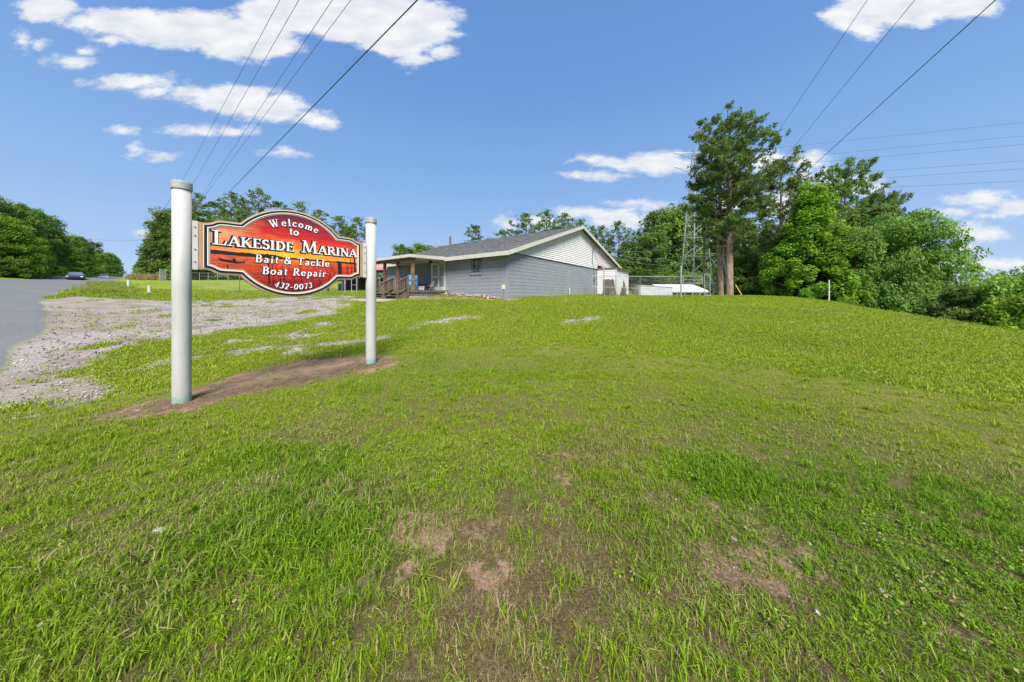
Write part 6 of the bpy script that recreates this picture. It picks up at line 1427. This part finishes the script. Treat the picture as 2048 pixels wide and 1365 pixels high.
def make_grass():
    g = np.random.RandomState(77); XS, YS, RS = [], [], []
    for r0, r1, dn in [(.7,2,720),(2,3.5,560),(3.5,6,340),(6,9,170),(9,14,170),(14,20,105),(20,32,44),(32,50,12)]:
        x, y, r = ring_pts(g, r0, r1, dn, *((-100, 100) if r1 <= 6 else (-78, 88))); XS.append(x); YS.append(y); RS.append(r)
    X, Y, R = map(np.concatenate, (XS, YS, RS))
    asph, gr, d = masks(X, Y)
    bare = np.maximum(np.clip(asph*1.6+gr*.985, 0, 1), d*.93)
    dn = nz(X, Y, 1.5, 61, 4); dn2 = nz(X, Y, .45, 62, 3)
    # the worn, thin patch in the middle foreground
    wornc = np.exp(-(((X-.1)/1.1)**2+((Y-1.9)/1.1)**2))
    thin = np.clip((dn-.55)*3, 0, .65)+np.clip((dn2-.60)*3.5, 0, .5)+.95*wornc*np.clip(dn2*2.4-.35, 0, 1)
    thin = np.clip(thin*np.clip(1.35-R/5, .18, 1), 0, .9); isthin = g.uniform(0, 1, len(X)) < thin; keep = (g.uniform(0, 1, len(X)) > np.clip(bare, 0, 1)) & ~(isthin & (g.uniform(0, 1, len(X)) < .45))
    # nothing grows inside buildings
    s = (X-C0.x)*A.x+(Y-C0.y)*A.y; t = (X-C0.x)*B.x+(Y-C0.y)*B.y
    keep &= ~((s > -.02)&(s < 11.7)&(t > -.05)&(t < 19)); keep &= ~((s > 4.55)&(s < 9.4)&(t > -4.9)&(t < 0)&((s < 7.95)|(t > -2.95)))
    X, Y, R, wornc, isthin = X[keep], Y[keep], R[keep], wornc[keep], isthin[keep]; n = len(X)
    Z = gzv(X, Y)+micro(X, Y)
    big = nz(X, Y, 1.1, 71, 3); tall = (nz(X, Y, .8, 72, 3) > .60)
    # coarse tufts along the left and the raised clump on the right
    lush = np.exp(-(((X+1.3)/.9)**2+((Y-2.1)/.55)**2))+np.exp(-(((X-1.75)/.45)**2+((Y-2.6)/.28)**2))*1.3+np.exp(-(((X+2.3)/1.0)**2+((Y-2.9)/.35)**2))*.8
    clover = np.exp(-(((X-2.7)/1.0)**2+((Y-2.1)/.7)**2))
    pid = np.where(tall | (lush > .45+.3*g.uniform(0, 1, n)), 1, np.where(g.uniform(0, 1, n) < .22, 2, 0))
    pid = np.where((g.uniform(0, 1, n) < clover*.35*(nz(X, Y, .5, 64, 2) > .45)+.012), 3, pid); pid = np.where(isthin, np.where(g.uniform(0, 1, n) < .55, 2, 0), pid); pid = np.where((g.uniform(0, 1, n) < .05) & ~isthin & (R < 8), 6, pid); pid = np.where(R > 8, np.where(g.uniform(0, 1, n) < .25, 5, 4), pid)
    sc_ = g.uniform(.6, 1.1, n)*(1+.4*np.clip(lush, 0, 1))*np.where(isthin, .72, 1); sc_ = np.where(R > 8, g.uniform(.8, 1.3, n)*(1+np.clip((R-8)/40, 0, .7)), sc_)
    # taller rough grass on the verge by the road
    o_ = X*RN[0]+Y*RN[1]; sv = X*RD[0]+Y*RD[1]; verge = (o_ > -9)&(o_ < 3.2)&(sv > 18)&(sv < 70); sc_ = np.where(verge, sc_*1.15, sc_); sc_ = np.where((o_ > 9)&(sv > 0), sc_*2.4, sc_)
    dry = np.clip((nz(X, Y, 1.1, 81, 4)-.47)*3.0, 0, .5)*np.clip(1.25-R/7, .22, 1)+.3*isthin+g.uniform(-.15, .22, n)+.2*wornc-.25*np.clip(lush, 0, 1)-.12*clover; dry = np.where(isthin & (pid == 2), .85, dry); dry += .08*(nz(X, Y, 6, 83, 2)-.5)
    yel = np.clip(.47+(nz(X, Y, 3.0, 91, 3)-.5)*1.8-.2+np.clip((R-1.5)/7, 0, .75)+g.uniform(-.2, .2, n)-.3*np.clip(lush, 0, 1)-.3*clover-.1*(X < -1.5), 0, 1)
    protos = [blade_set(40, .075, .016, .046, .0038, 1, 1.4), blade_set(26, .07, .032, .088, .0046, 2, 1.2), blade_set(30, .085, .006, .022, .0034, 3, 3.5), blade_set(26, .07, .015, .045, .0062, 4, kind='leaf'), blade_set(34, .14, .02, .05, .008, 5, 1.2), blade_set(30, .14, .03, .07, .009, 6, .9), blade_set(15, .02, .045, .11, .0065, 9, 1.4)]
    scatter('grass', protos, X, Y, Z, pid, sc_, dry, yel, grass_mat(), 'uneven mown lawn with lush tufts, clover and dry patches')
    print('grass tufts', n)
make_grass()
def make_pebbles():
    g = np.random.RandomState(99); XS = []
    for r0, r1, dn in [(1,5,230),(5,9,150),(9,14,70),(14,22,24)]: XS.append(np.stack(ring_pts(g, r0, r1, dn)))
    X, Y, R = np.concatenate(XS, 1); asph, gr, d = masks(X, Y); keep = (g.uniform(0, 1, len(X)) < gr*.9+d*.7*(R < 9)); X, Y, R = X[keep], Y[keep], R[keep]; Z = gzv(X, Y)+micro(X, Y)*.6-.018
    pr = []
    for k in range(3):
        me = ROCKS[k]; pr.append(([tuple(v.co) for v in me.vertices], [tuple(p.vertices) for p in me.polygons], [random.Random(k).random()]*len(me.vertices)))
    n = len(X); m = bpy.data.materials.new('pebbles'); m.use_nodes = True; nt = m.node_tree; a = nt.nodes.new('ShaderNodeAttribute'); a.attribute_name = 'yel'; a.attribute_type = 'INSTANCER'
    r_ = nt.nodes.new('ShaderNodeValToRGB'); r_.color_ramp.elements[0].color = (.11,.09,.07,1); r_.color_ramp.elements[1].color = (.42,.39,.35,1); e = r_.color_ramp.elements.new(.5); e.color = (.24,.20,.16,1); nt.links.new(a.outputs['Fac'], r_.inputs[0]); nt.links.new(r_.outputs[0], nt.nodes['Principled BSDF'].inputs['Base Color']); nt.nodes['Principled BSDF'].inputs['Roughness'].default_value = .9
    scatter('loose_gravel', pr, X, Y, Z+.012, g.randint(0, 3, n), np.where(masks(X, Y)[2] > .3, g.uniform(.003, .009, n), g.uniform(.006, .02, n)*(1+np.clip(R/22, 0, .6))), np.zeros(n), g.uniform(0, 1, n), m, 'loose pale gravel over the worn lot and by the sign', rough_tilt=.4)
make_pebbles()
def tall_grass():
    """dry feathery grass at the crest by the poles, weeds on the verge"""
    g = np.random.RandomState(5); X, Y, Z, sc_, dr = [], [], [], [], []
    for i in range(900):
        px = g.uniform(262, 322); Yd = g.uniform(60, 82); x = at(px, Yd); X.append(x); Y.append(Yd); sc_.append(g.uniform(.9, 1.6)); dr.append(.75)
    for i in range(500):
        a = hit(g.uniform(175, 262), g.uniform(566, 588)); X.append(a[0]+g.normal(0, .3)); Y.append(a[1]+g.normal(0, .3)); sc_.append(g.uniform(.2, .5)); dr.append(g.choice([.1, .55]))
    X, Y = np.array(X), np.array(Y); Z = gzv(X, Y); n = len(X)
    scatter('tall_dry_grass', [blade_set(30, .5, .5, 1.1, .03, 8, .5)], X, Y, Z, np.zeros(n, int), np.array(sc_), np.array(dr), g.uniform(.2, .8, n), bpy.data.materials['grass_blades'], 'tall tan feathery grass on the crest by the roadside poles')
tall_grass()
# pine straw and twigs in the bare soil under the sign
def straw():
    g = np.random.RandomState(15); V = []; Fc = []; k = 0
    while k < 7000:
        f = g.uniform(0, 1); p = PL.lerp(PR, f*1.25-.18); x = p.x+g.normal(0, .22); y = p.y+g.normal(0, .22)-.0
        z = float(gzv([x], [y])[0]) if k % 1 else 0; V.append((x, y)); k += 1
    P = np.array(V); Z = gzv(P[:, 0], P[:, 1])+micro(P[:, 0], P[:, 1])+.004; _, _, d = masks(P[:, 0], P[:, 1]); ok = d > .2; P, Z = P[ok], Z[ok]; n = len(P)
    a = g.uniform(0, 2*PI, n); l = g.uniform(.02, .09, n); c, s = np.cos(a), np.sin(a); w_ = .0018
    A0 = np.stack([P[:, 0]-c*l, P[:, 1]-s*l, Z+.002], 1); A1 = np.stack([P[:, 0]+c*l, P[:, 1]+s*l, Z+g.uniform(.002, .02, n)], 1); q = np.stack([-s*w_, c*w_, 0*s], 1)
    V = np.stack([A0-q, A0+q, A1+q, A1-q], 1).reshape(-1, 3); o = mesh_np('pine_straw', V, np.arange(4*n).reshape(-1, 4), mat('straw', (.13,.085,.05), (.30,.21,.13), scale=9, rough=.9), None, loc=(PL.x, PL.y, 0)); tag(o, 'brown pine straw and twigs on the bare soil under the sign', kind='stuff')
straw()
